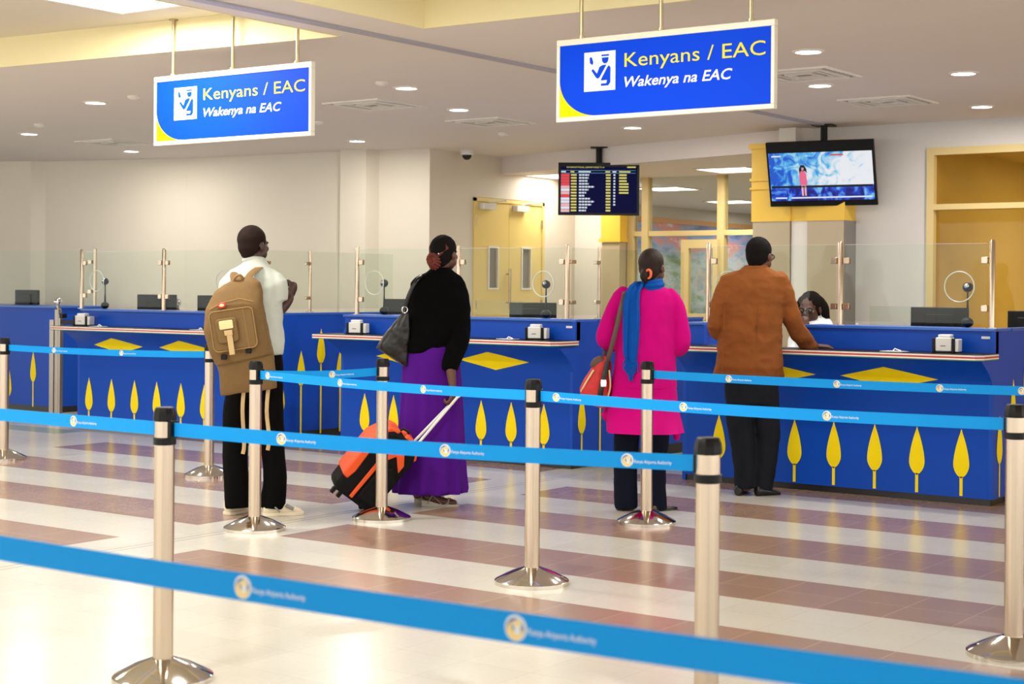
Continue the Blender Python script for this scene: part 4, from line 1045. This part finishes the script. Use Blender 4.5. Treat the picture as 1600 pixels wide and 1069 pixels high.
b = MB(); b.box((-.052, -.06, -.15), (-.018, -.053, -.01), 0, TT @ Matrix.Translation((.012, 0, 0))); b.box((-.06, -.062, -.03), (-.01, -.053, .0), 0, TT @ Matrix.Translation((.008, 0, 0))); b.build('closing_strap', 'tan', pk, bevel=.002)
b = MB(); b.sphere((-.05, -.012, .155), .028, 18, sq=(1, .3, .7), T=TT); b.build('oval_badge', 'red', bp)
b = MB(); b.sphere((-.05, -.017, .155), .017, 14, sq=(1, .35, .6), T=TT); b.build('badge_centre', 'brass', bp)
for c in ((361, 557), (398, 547)):
    b = MB(); b.cbox(Q(c[0], c[1], -.335), (.034, .022, .03)); b.build('buckle', 'black', bp, bevel=.003)
for c in ((408, 489), (329, 514)):
    b = MB(); b.cbox(Q(c[0], c[1], -.25), (.035, .03, .022)); b.build('side_buckle', 'black', bp, bevel=.003)
b = MB(); b.tube(smooth_path([Q(370, 445, -.24), Q(374, 436, -.26), Q(381, 433, -.26), Q(386, 440, -.23)], [.01]*4)[0], .009, 8); b.build('carry_handle', 'khaki_d', bp)
b = MB(); b.tube(smooth_path([Q(388, 442, -.20), Q(394, 430, -.15), Q(403, 421, -.075), Q(410, 422, .02), Q(412, 440, .12), Q(414, 480, .15), Q(412, 530, .10), Q(418, 545, -.13)], [.01]*8)[0], .026, 8, flat=(.28, (0, -.3, 1))); b.build('shoulder_strap', 'khaki', bp)
b = MB(); b.tube(smooth_path([Q(372, 446, -.20), Q(366, 434, -.12), Q(364, 429, -.02), Q(362, 440, .12), Q(360, 480, .14)], [.01]*5)[0], .026, 8, flat=(.28, (0, -.3, 1))); b.build('shoulder_strap', 'khaki', bp)
for pts in ([(386, 606), (384, 640), (387, 690), (385, 706)], [(424, 596), (421, 640), (425, 680), (423, 700)]):
    b = MB(); b.tube(smooth_path([Q(a_, c_, -.20) for a_, c_ in pts], [.01]*4)[0], .012, 8, flat=(.3, (0, 1, 0))); b.build('hanging_strap', 'tan', bp)

# ---- woman in black with the purple skirt
t, Q, S = figure('person', 'woman in a black jacket and long purple skirt holding the suitcase handle', 'person', 680, 790, 236, -6.62, 8.28)
b = MB()
HT = head_geo(b, Q(691, 397), R(32), 0, .98)
limb(b, [Q(688, 412, -.01), Q(682, 432)], [.05, .055], 16)
loft(b, [S(682, 430, 20, .06), S(682, 440, 34, .08), S(682, 480, 34, .10), S(676, 520, 33, .10), S(672, 560, 38, .12), S(672, 620, 34, .12)])
limb(b, [Q(713, 452), Q(716, 490, -.03), Q(710, 530, -.09), Q(704, 570, -.16), Q(707, 600, -.195)], [.045, .046, .042, .036, .024])
limb(b, [Q(652, 452), Q(648, 500, .05), Q(655, 520, .16)], [.045, .045, .03])
limb(b, [Q(660, 610), Q(658, 700), Q(652, 772)], [.075, .055, .036]); limb(b, [Q(690, 610, .02), Q(686, 700, .02), Q(676, 772, -.02)], [.075, .055, .034])
limb(b, [Q(670, 776, -.03), Q(692, 783, -.02), Q(708, 785, -.0)], [.032, .034, .026], flat=(.8, (0, 0, 1)))
limb(b, [Q(650, 772, .12), Q(672, 783, .14)], [.032, .03])
hand_geo(b, Q(707, 602, -.195), (.0, .0, -1), (-.9, .3, 0), 1.25, 1.1, 1)
hand_geo(b, Q(655, 520, .16), (.6, .6, .1), (0, 0, 1), 1.0)
grown(b, 'body', 'skin', t, .0065, 3)
face_parts(HT, t)
hair_cap(t, HT, 'hair', grow=.007, rough=.003, seed=5)
b = MB(); random.seed(3)
for k in range(13):
    a0 = -1.0+2.0*k/12; c = Vector((-.012, -.10, -.028))
    s_ = HT @ Vector((.075*math.sin(a0*1.4), -.05-.03*math.cos(a0), .055+.03*math.cos(a0*2)))
    e_ = HT @ (c+Vector((.02*a0, -.01, .0)))
    m_ = HT @ (c*.6+Vector((.075*math.sin(a0*1.4), -.085, .02))*.5)
    b.tube(smooth_path([s_, m_, e_], [.008]*3)[0], .0085, 7)
for k in range(14):
    a0 = 2*PI*k/14; c = Vector((-.012, -.105, -.035))
    p0 = c+Vector((.012*math.cos(a0), 0, .012*math.sin(a0))); p1 = c+Vector((.04*math.cos(a0), -.022, .035*math.sin(a0))); p2 = c+Vector((.045*math.cos(a0+.4)-.005, .015, .05*math.sin(a0+.4)-.02))
    b.tube(smooth_path([HT @ p0, HT @ p1, HT @ p2], [.009]*3)[0], .009, 7)
b.sphere((-.012, -.095, -.04), .040, 16, sq=(1, .6, 1.2), T=HT)
b.build('braids_bun', 'hair_red', t)
b = MB(); b.sphere((.03, -.115, .0), .007, 10, T=HT); b.build('hair_pin', 'chrome', t)
b = MB()
loft(b, [S(686, 419, 14, .065), S(685, 425, 22, .075), S(683, 433, 35, .09), S(682, 442, 42, .105), S(682, 460, 45, .125), S(681, 485, 46, .13), S(678, 515, 48, .135), S(668, 538, 43, .14), S(659, 551, 34, .14)])
limb(b, [Q(706, 440), Q(715, 458), Q(718, 490, -.03), Q(716, 530, -.08), Q(705, 562, -.14), Q(703, 577, -.155)], [.05, .058, .062, .066, .060, .054], hem=True)
limb(b, [Q(658, 442), Q(648, 465), Q(642, 500, .04), Q(650, 520, .12)], [.05, .058, .058, .05])
grown(b, 'jacket', 'jacket', t, .010, 3, .009, 9, (1, 1, .8), 7)
b = MB(); wav_n = 11
loft(b, [S(671, 538, 40, .13), S(671, 560, 45, .145), S(672, 600, 47, .155), S(672, 650, 50, .165), S(671, 700, 53, .18), S(670, 740, 56, .19), S(670, 762, 58, .2), S(670, 769, 57, .195)], 180, 2.0, wav=[0, .006, .014, .02, .028, .038, .05, .055])
b.build('skirt', 'purple', t, angle=80)
b = MB()
def sandal(o):
    b = MB(); k = [(0, .011), (.3, .018), (.6, .03), (.85, .032), (1, .014)]
    h0 = Q(659, 790, -.035)+o; t0 = Q(717, 790, .0)+o; d = t0-h0; L = d.length; d = d.normalized(); sd = Vector((-d.y, d.x, 0))
    ht = [.04, .03, .014, .01, .01]
    top = [h0+d*L*q[0]+sd*q[1]+Vector((0, 0, h_)) for q, h_ in zip(k, ht)]+[h0+d*L*q[0]-sd*q[1]+Vector((0, 0, h_)) for q, h_ in zip(k[::-1], ht[::-1])]
    bot = [Vector((p.x, p.y, 0)) for p in top]; n = len(top)
    b.add(bot+top, [tuple(reversed(range(n))), tuple(range(n, 2*n))]+[(i, (i+1) % n, (i+1) % n+n, i+n) for i in range(n)])
    b.tube(smooth_path([Q(668, 785, -.075)+o, Q(676, 772, -.07)+o, Q(684, 764, -.03)+o, Q(690, 768, .0)+o], [.01]*4)[0], .010, 8, flat=(.35, (0, 0, 1)))
    b.tube(smooth_path([Q(672, 768, -.07)+o, Q(682, 778, -.065)+o, Q(690, 786, -.055)+o], [.01]*3)[0], .009, 8, flat=(.35, (0, 0, 1)))
    b.tube(smooth_path([Q(698, 787, -.05)+o, Q(701, 778, -.02)+o, Q(704, 784, .03)+o], [.01]*3)[0], .012, 8, flat=(.35, (0, 0, 1)))
    b.build('sandal', 'sandal', t)
sandal(Vector((0, 0, 0))); sandal(Vector((-.06, .16, 0)))

hb, Q, S = figure('handbag', 'slouching black leather shoulder bag on the left side of the woman in black', 'handbag', 680, 790, 236, -6.62, 8.28)
b = MB()
loft(b, [S(634, 488, 5, .02, -.10), S(630, 496, 9, .03, -.10), S(622, 515, 18, .05, -.09, .1), S(614, 535, 26, .06, -.08, .2), S(612, 548, 26, .065, -.07, -.15), S(618, 560, 21, .06, -.06, -.5), S(628, 569, 11, .04, -.06, -.5)], 32, 2.2)
grown(b, 'bag_body', 'leather', hb, .008, 3, .006, 14, (1, 1, 1), 3)
b = MB(); b.tube([Q(631.5+4.2*math.cos(a*PI/8), 484+5*math.sin(a*PI/8), -.12) for a in range(16)], .0035, 8, closed=True); b.build('ring', 'chrome', hb)
b = MB(); b.tube(smooth_path([Q(632, 479, -.12), Q(638, 460, -.13), Q(648, 440, -.12), Q(656, 432, -.05), Q(658, 432, .05), Q(648, 460, .13), Q(634, 500, .08), Q(622, 520, .0)], [.01]*8)[0], .012, 8, flat=(.35, (0, -1, .3))); b.build('strap', 'leather', hb)

# ---- suitcase
cs, Q, S = figure('suitcase', 'orange and black wheeled suitcase tilted on its wheels behind the steel stanchion', 'suitcase', 545, 802, 236, -6.86, 7.74)
TL = Matrix.Translation(Q(541, 781)) @ Matrix.Rotation(R(39), 4, 'Y') @ Matrix.Rotation(R(18), 4, 'Z')
# local box: x across (-.19..+.15), z up along the case, y depth
b = MB(); sh = [(-.175, .02), (-.15, 0), (.12, 0), (.145, .03), (.145, .43), (.11, .50), (.04, .53), (-.09, .52), (-.15, .47), (-.175, .38)]
b.prism(sh, 'y', -.12, .12, 0, TL); b.build('case_body', 'case_black', cs, bevel=.025)
b = MB()
b.prism([(-.185, .11), (-.14, .10), (-.125, .17), (-.135, .36), (-.10, .46), (-.14, .49), (-.185, .40)], 'y', -.125, .125, 0, TL)
b.build('side_panel', 'orange', cs, bevel=.01)
b = MB(); b.prism([(-.06, .02), (-.035, .02), (-.03, .32), (.02, .40), (.10, .32), (.10, .38), (.03, .47), (-.03, .42), (-.06, .33)], 'y', -.132, -.118, 0, TL); b.build('front_stripe', 'orange', cs, bevel=.005)
b = MB(); b.prism([(-.13, .47), (-.06, .50), (-.05, .545), (-.13, .53)], 'y', -.10, .10, 0, TL); b.prism([(-.01, .515), (.07, .515), (.08, .54), (.0, .555)], 'y', -.10, .10, 0, TL); b.prism([(.10, .46), (.135, .42), (.155, .45), (.12, .50)], 'y', -.10, .10, 0, TL); b.build('top_panel', 'orange', cs, bevel=.012)
b = MB(); b.prism([(-.02, .05), (.12, .05), (.12, .26), (.05, .33), (-.02, .28)], 'y', -.15, -.12, 0, TL); b.build('front_pocket', 'case_black', cs, bevel=.012)
b = MB(); b.tube([TL @ Vector(p) for p in ((-.05, -.05, .53), (-.04, -.05, .56), (.0, -.05, .565), (.02, -.05, .54))], .009, 8); b.build('carry_handle', 'black', cs)
for x_, y_ in ((.125, -.08), (.125, .08)):
    b = MB(); b.lathe([(.006, -.014), (.03, -.014), (.033, 0), (.03, .014), (.006, .014)], n=20, T=TL @ Matrix.Translation((x_, y_, -.012)) @ Matrix.Rotation(R(90), 4, 'X')); b.cbox((x_, y_, .01), (.05, .045, .03), 0, TL); b.build('wheel', 'black', cs)
for x_ in (-.15, -.10):
    b = MB(); b.cbox((x_, -.07, -.018), (.025, .03, .04), 0, TL); b.build('foot', 'black', cs, bevel=.003)
b = MB()
e1 = Q(702, 627, .11)-Vector((0, 0, 0))
for dy in (-.05, .05):
    a_ = TL @ Vector((.10, dy, .46)); b.tube([a_, e1+Vector((0, dy*.9, 0))], .009, 10)
b.tube([e1+Vector((0, -.05, 0)), e1+Vector((0, .05, 0))], .012, 10); b.build('telescopic_handle', 'white_plastic', cs)

# ---- woman in the magenta coat
t, Q, S = figure('person', 'woman in a long magenta coat with a blue scarf hanging down her back', 'person', 1010, 800, 239.6, -5.42, 8.96)
b = MB()
HT = head_geo(b, Q(1019, 420), R(30), 0, .97)
limb(b, [Q(1016, 436, -.01), Q(1012, 456)], [.05, .055], 16)
loft(b, [S(1012, 455, 22, .06), S(1012, 466, 36, .08), S(1012, 520, 38, .11), S(1010, 580, 38, .12), S(1008, 640, 40, .12), S(1006, 665, 36, .11)])
limb(b, [Q(972, 474), Q(955, 522), Q(972, 534, .2), Q(985, 530, .25)], [.046, .046, .034, .026]); limb(b, [Q(1052, 478), Q(1061, 540), Q(1045, 532, .2), Q(1032, 528, .25)], [.046, .046, .034, .026])
limb(b, [Q(985, 640), Q(983, 720), Q(982, 792)], [.08, .055, .04]); limb(b, [Q(1028, 640), Q(1030, 720), Q(1034, 794)], [.08, .055, .04])
hand_geo(b, Q(985, 530, .25), (.9, .3, 0), (0, 0, 1), .9); hand_geo(b, Q(1032, 528, .25), (-.9, .3, 0), (0, 0, 1), .9, 1, -1)
grown(b, 'body', 'skin', t, .0065, 3)
face_parts(HT, t)
def pony(b):
    limb(b, [HT @ Vector((0, -.09, -.03)), HT @ Vector((.0, -.115, -.06)), HT @ Vector((.0, -.105, -.09))], [.03, .034, .02])
hair_cap(t, HT, 'hair_brown', grow=.005, rough=.0015, seed=9, extra=pony)
b = MB(); b.tube([HT @ Vector((.03+.018*math.cos(a*PI/6), -.118, -.045+.028*math.sin(a*PI/6))) for a in range(12)], .0085, 8, closed=True); b.build('scrunchie', 'scrunchie', t)
b = MB()
loft(b, [S(1012, 446, 16, .065), S(1011, 454, 32, .085), S(1011, 464, 44, .105), S(1012, 478, 46, .125), S(1010, 510, 45, .14), S(1009, 550, 46, .15), S(1008, 585, 49, .16), S(1007, 610, 52, .17)])
limb(b, [Q(974, 462), Q(964, 480), Q(952, 515), Q(949, 533, .02), Q(962, 540, .12), Q(974, 536, .2)], [.05, .058, .064, .066, .058, .045])
limb(b, [Q(1048, 464), Q(1057, 484), Q(1063, 522), Q(1062, 542, .02), Q(1052, 540, .12), Q(1044, 534, .2)], [.05, .06, .068, .07, .058, .045])
grown(b, 'coat', 'pink', t, .010, 3, .008, 7, (1, 1, .8), 11)
b = MB(); wav_n = 7
loft(b, [S(1007, 590, 49, .16), S(1007, 615, 52, .168), S(1006, 640, 55, .175), S(1006, 660, 57, .18, -.10), S(1006, 674, 58, .182, -.18)], 140, 2.2, wav=[0, .006, .018, .03, .036])
b.build('coat_skirt', 'pink', t, angle=80)
b = MB(); limb(b, [Q(956, 640, .05), Q(950, 652, .02), Q(953, 660, .02)], [.03, .035, .02]); grown(b, 'coat_hem_flare', 'pink', t, .01, 2, .004, 12)
b = MB(); limb(b, [Q(1056, 640, .02), Q(1060, 670, .02), Q(1060, 686, .02)], [.03, .032, .022]); grown(b, 'coat_hem_flare', 'pink', t, .01, 2, .004, 12)
b = MB()
for k, (r_, z_) in enumerate(((.068, 444), (.078, 449), (.074, 454))):
    b.tube([Q(1016+r_*239*math.cos(a*PI/14), z_+3*math.sin(a*PI/14)*0-2.5*math.cos(a*PI/14), r_*1.0*math.sin(a*PI/14)) for a in range(28)], .019, 10, closed=True)
b.build('scarf_loop', 'scarf', t)
b = MB(); rows = [(442, 991, 1006, -.085), (448, 983, 1003, -.115), (458, 976, 998, -.135), (475, 972, 997, -.145), (500, 971, 998, -.155), (530, 971.5, 997, -.16), (552, 972, 995, -.165), (568, 976, 993, -.168)]
v = []; f = []; n = 13
for (zz, a_, c_, vv) in rows:
    for k in range(n):
        q = k/(n-1); fold = .010*math.sin(q*9+zz*.02)+.006*math.sin(q*21)
        v.append(Q(a_+(c_-a_)*q, zz, vv+fold))
for (zz, a_, c_, vv) in rows:
    for k in range(n):
        q = k/(n-1); fold = .010*math.sin(q*9+zz*.02)+.006*math.sin(q*21)
        v.append(Q(a_+(c_-a_)*q, zz, vv+fold+.012))
m_ = len(rows)
for i in range(m_-1):
    for k in range(n-1):
        f.append((i*n+k, i*n+k+1, (i+1)*n+k+1, (i+1)*n+k)); o_ = m_*n; f.append((o_+i*n+k, o_+(i+1)*n+k, o_+(i+1)*n+k+1, o_+i*n+k+1))
    for k in (0, n-1): f.append((i*n+k, (i+1)*n+k, m_*n+(i+1)*n+k, m_*n+i*n+k))
for i in (0, m_-1):
    for k in range(n-1): f.append((i*n+k, i*n+k+1, m_*n+i*n+k+1, m_*n+i*n+k))
b.add(v, f); sc_ = b.build('scarf_end', 'scarf', t, angle=80)
b = MB(); random.seed(4)
for k in range(26):
    q = k/25; a_ = 974+q*19; L_ = 14+16*math.exp(-((q-.6)/.25)**2)+random.uniform(-3, 3)
    b.tube([Q(a_, 564, -.162), Q(a_+random.uniform(-2, 2), 564+L_*.6, -.165), Q(a_+random.uniform(-3, 2), 566+L_, -.165)], .004, 6)
b.build('fringe', 'scarf', sc_)
b = MB()
loft(b, [S(1007, 625, 40, .12), S(1007, 650, 42, .125)])
limb(b, [Q(984, 640), Q(981, 690), Q(980, 740), Q(981, 797)], [.088, .082, .078, .076], hem=True); limb(b, [Q(1029, 640), Q(1029, 690), Q(1028, 740), Q(1031, 799)], [.085, .076, .062, .062], hem=True)
grown(b, 'jeans', 'jeans', t, .011, 3, .006, 8, (1, 1, .7), 13)
shoe(t, Q(968, 800, -.03), Q(995, 800, .18), 'shoe_black', None, .06, .042); shoe(t, Q(1021, 801, -.05), Q(1060, 801, .08), 'strap_brown', 'shoe_black', .055, .042)

rb, Q, S = figure('shoulder_bag', 'red shoulder bag with a brown strap hanging at the left of the magenta coat', 'handbag', 1010, 800, 239.6, -5.42, 8.96)
b = MB()
loft(b, [S(946, 560, 8, .03, -.02), S(942, 572, 14, .05, -.02, .1), S(935, 590, 20, .065, -.02, .2), S(931, 608, 24, .07, -.02, .1), S(932, 626, 22, .07, -.02, -.1), S(936, 638, 12, .05, -.02, -.2)], 32, 2.4)
rbb = grown(b, 'bag_body', 'bag_red', rb, .008, 3, .006, 14, (1, 1, 1), 5)
b = MB(); b.tube(smooth_path([Q(950, 566, -.09), Q(944, 590, -.10), Q(939, 612, -.105), Q(938, 634, -.08)], [.01]*4)[0], .017, 8, flat=(.4, (0, 1, 0))); b.build('closing_strap', 'leather', rb)
b = MB(); b.cbox(Q(943, 600, -.112), (.04, .012, .05)); b.build('buckle', 'chrome', rb, bevel=.004)
b = MB(); limb(b, [Q(930, 572, -.03), Q(938, 566, -.03), Q(948, 572, -.03)], [.03, .036, .03]); grown(b, 'top_ruffle', 'strap_brown', rb, .008, 2, .006, 18)
b = MB(); b.tube(smooth_path([Q(928, 580, -.085), Q(916, 600, -.08), Q(909, 614, -.05)], [.01]*3)[0], .006, 8); b.tube(smooth_path([Q(952, 580, -.085), Q(954, 605, -.08), Q(950, 625, -.06)], [.01]*3)[0], .006, 8); b.build('piping', 'brass', rb)
b = MB(); b.tube(smooth_path([Q(949, 570, -.05), Q(956, 540, -.11), Q(963, 510, -.13), Q(969, 482, -.13), Q(974, 464, -.09), Q(976, 458, 0), Q(970, 470, .10), Q(955, 520, .10), Q(945, 560, .02)], [.01]*9)[0], .015, 8, flat=(.3, (0, -1, .3))); b.build('strap', 'strap_brown', rb)

# ---- man in the brown suede jacket at the counter
t, Q, S = figure('person', 'man in a brown suede jacket leaning one hand on the right counter', 'person', 1185, 775, 222, -5.20, 10.13)
b = MB()
HT = head_geo(b, Q(1185, 401), R(38), R(-4), 1.03)
limb(b, [Q(1182, 412, -.02), Q(1178, 436, -.01)], [.06, .064], 16)
loft(b, [S(1178, 430, 26, .065), S(1177, 442, 42, .085), S(1174, 500, 40, .11), S(1172, 560, 38, .11), S(1173, 600, 36, .10), S(1174, 615, 30, .09)])
limb(b, [Q(1222, 450), Q(1240, 503, .03), Q(1260, 527, .12), Q(1284, 546, .22)], [.052, .046, .042, .030]); limb(b, [Q(1130, 455), Q(1118, 506), Q(1135, 528, .15), Q(1150, 530, .22)], [.048, .038, .036, .028])
limb(b, [Q(1157, 625), Q(1160, 690), Q(1166, 760)], [.07, .056, .045]); limb(b, [Q(1194, 625), Q(1196, 690), Q(1192, 760)], [.07, .056, .045])
hand_geo(b, Q(1281, 543, .21), (.95, .22, -.10), (0, -.05, -1), .45, 1.3, 1, .12); hand_geo(b, Q(1150, 530, .22), (.7, .6, 0), (0, 0, -1), .5, 1, -1)
grown(b, 'body', 'skin', t, .0065, 3)
face_parts(HT, t, True)
hair_cap(t, HT, 'hair', grow=.006, rough=.003, seed=15)
b = MB()
loft(b, [S(1178, 416, 17, .075), S(1178, 423, 27, .088), S(1177, 428, 38, .10), S(1176, 434, 52, .115), S(1175, 450, 54, .128), S(1172, 500, 49, .135), S(1171, 545, 50, .14), S(1170, 575, 53, .15), S(1170, 590, 56, .155, .03)])
limb(b, [Q(1217, 438), Q(1223, 456), Q(1233, 485, .02), Q(1240, 506, .04), Q(1256, 527, .12), Q(1273, 545, .19)], [.054, .062, .064, .064, .062, .056])
limb(b, [Q(1134, 445), Q(1127, 462), Q(1118, 500), Q(1119, 515, .02), Q(1134, 528, .12)], [.054, .06, .06, .06, .05])
jk = grown(b, 'suede_jacket', 'suede', t, .009, 2, .013, 7, (1, 1, 1.3), 17)
b = MB(); b.tube([Q(1179+17.5*math.cos(a*PI/12), 420-1.5*math.cos(a*PI/12), .076*math.sin(a*PI/12)-.004) for a in range(24)], .009, 8, closed=True, flat=(1.8, (0, 0, 1))); b.build('collar', 'suede', t)
b = MB(); b.tube([Q(1128, 478, -.105), Q(1126, 540, -.115), Q(1124, 585, -.12)], .004, 6); b.tube(smooth_path([Q(1178, 425, -.09), Q(1179, 470, -.13), Q(1177, 540, -.14)], [.01]*3)[0], .0035, 6); b.build('jacket_seam', 'suede', jk)
b = MB()
loft(b, [S(1173, 580, 40, .125), S(1174, 610, 42, .13), S(1174, 632, 40, .12)])
limb(b, [Q(1156, 615), Q(1156, 660), Q(1162, 700), Q(1165, 764)], [.10, .094, .085, .07], hem=True); limb(b, [Q(1194, 615), Q(1198, 660), Q(1200, 700), Q(1192, 765)], [.10, .092, .08, .072], hem=True)
grown(b, 'trousers', 'jeans_grey', t, .011, 3, .007, 9, (1, 1, .9), 19)
shoe(t, Q(1152, 776, -.05), Q(1172, 776, .22), 'shoe_black', None, .085, .045); shoe(t, Q(1180, 776, -.05), Q(1222, 776, .06), 'shoe_black', None, .085, .047)
b = MB(); limb(b, [Q(1278, 547, .20), Q(1283, 549, .225)], [.036, .034]); b.build('shirt_cuff', 'cuff', t)

# ---- officer behind the right counter
t, Q, S = figure('person', 'seated officer in a white shirt and glasses, chin on her hand, behind the right counter', 'person', 1280, 742.6, 200, -5.47, 11.56)
b = MB()
HT = head_geo(b, Q(1276, 483), R(212), R(-8), 1.06)
limb(b, [Q(1272, 494, .02), Q(1280, 512, .02)], [.05, .056], 16)
loft(b, [S(1281, 510, 16, .06), S(1281, 520, 28, .08), S(1281, 560, 30, .10), S(1281, 610, 30, .11), S(1281, 650, 34, .13)])
limb(b, [Q(1304, 524), Q(1308, 560, -.05), Q(1288, 552, -.22), Q(1266, 517, -.17)], [.045, .042, .036, .026]); limb(b, [Q(1258, 524), Q(1248, 556, -.08), Q(1240, 553, -.3)], [.045, .042, .028])
limb(b, [Q(1268, 645), Q(1262, 650, -.38), Q(1262, 728, -.42)], [.08, .06, .04]); limb(b, [Q(1294, 645), Q(1296, 650, -.38), Q(1296, 728, -.42)], [.08, .06, .04])
hand_geo(b, Q(1266, 514, -.16), (-.25, .25, 1), (.1, 1, -.2), 1.0, 1.0); hand_geo(b, Q(1240, 553, -.3), (-.3, -.9, 0), (0, 0, -1), .4, 1)
grown(b, 'body', 'skin', t, .006, 2)
face_parts(HT, t, True)
def bob(b):
    for q in (-1, 1): limb(b, [HT @ Vector((q*.066, -.035, .06)), HT @ Vector((q*.092, -.045, .0)), HT @ Vector((q*.106, -.055, -.085))], [.036, .042, .026])
    limb(b, [HT @ Vector((0, -.09, .03)), HT @ Vector((0, -.10, -.04)), HT @ Vector((0, -.085, -.10))], [.05, .055, .035], flat=(1, (1, 0, 0)))
hair_cap(t, HT, 'hair', grow=.007, back=.008, rough=.004, seed=21, extra=bob)
for q in (-1, 1):
    b = MB(); b.sphere((q*.086, .005, -.045), .006, 10, T=HT); b.build('earring', 'chrome', t)
b = MB()
loft(b, [S(1284, 494, 14, .06, .03), S(1284, 500, 22, .08, .02), S(1283, 508, 31, .10), S(1281, 550, 33, .12), S(1281, 600, 33, .13), S(1281, 640, 35, .14)])
limb(b, [Q(1298, 503, .02), Q(1303, 508), Q(1308, 530), Q(1310, 558, -.05), Q(1292, 554, -.18), Q(1280, 540, -.2)], [.045, .05, .056, .054, .05, .044]); limb(b, [Q(1266, 512), Q(1254, 532), Q(1248, 556, -.08), Q(1242, 556, -.22)], [.05, .056, .052, .045])
grown(b, 'shirt', 'cuff', t, .011, 3, .006, 9, (1, 1, 1), 23)
b = MB(); loft(b, [S(1281, 636, 34, .14), S(1281, 660, 34, .14)]); limb(b, [Q(1268, 647), Q(1262, 651, -.38), Q(1262, 722, -.42)], [.09, .072, .055]); limb(b, [Q(1294, 647), Q(1296, 651, -.38), Q(1296, 722, -.42)], [.09, .072, .055]); grown(b, 'trousers', 'trouser', t, .013, 3)
shoe(t, Q(1262, 742.6, -.36), Q(1260, 742.6, -.6), 'shoe_black', None, .08, .042); shoe(t, Q(1296, 742.6, -.36), Q(1298, 742.6, -.6), 'shoe_black', None, .08, .042)
ch, Q, S = figure('office_chair', 'black office chair the officer sits on behind the right counter', 'chair', 1280, 742.6, 200, -5.47, 11.56)
b = MB(); b.box((-.23, -.23, .33), (.23, .23, .385)); b.build('seat', 'black', ch, bevel=.02)
b = MB(); b.box((-.2, .21, .45), (.2, .26, .9)); b.box((-.03, .22, .36), (.03, .25, .5)); b.build('backrest', 'black', ch, bevel=.02)
b = MB(); b.lathe([(.025, .06), (.025, .33)], n=16); b.build('gas_lift', 'steel', ch)
for k in range(5):
    a_ = 2*PI*k/5; b = MB(); b.tube([(0, 0, .08), (.26*math.cos(a_), .26*math.sin(a_), .055)], .018, 10); b.sphere((.26*math.cos(a_), .26*math.sin(a_), .028), .028, 14); b.build('leg', 'black', ch)
b = MB(); b.prism([(-.15, -.10), (.15, -.10), (.15, .12), (-.15, .12)], 'z', 0, .004, 0); b.tube([(-.05, -.05, .006), (0, .04, .006), (.04, -.05, .006)], .008, 6, 1)
o = b.build('document', ['paper', 'green'], smooth=False); o.location = (-5.55, 10.98, .83); o.rotation_euler = (R(35), 0, .6); o.location.z = .9; tag(o, 'white document with green print in the gap beside the officer', 'paper')
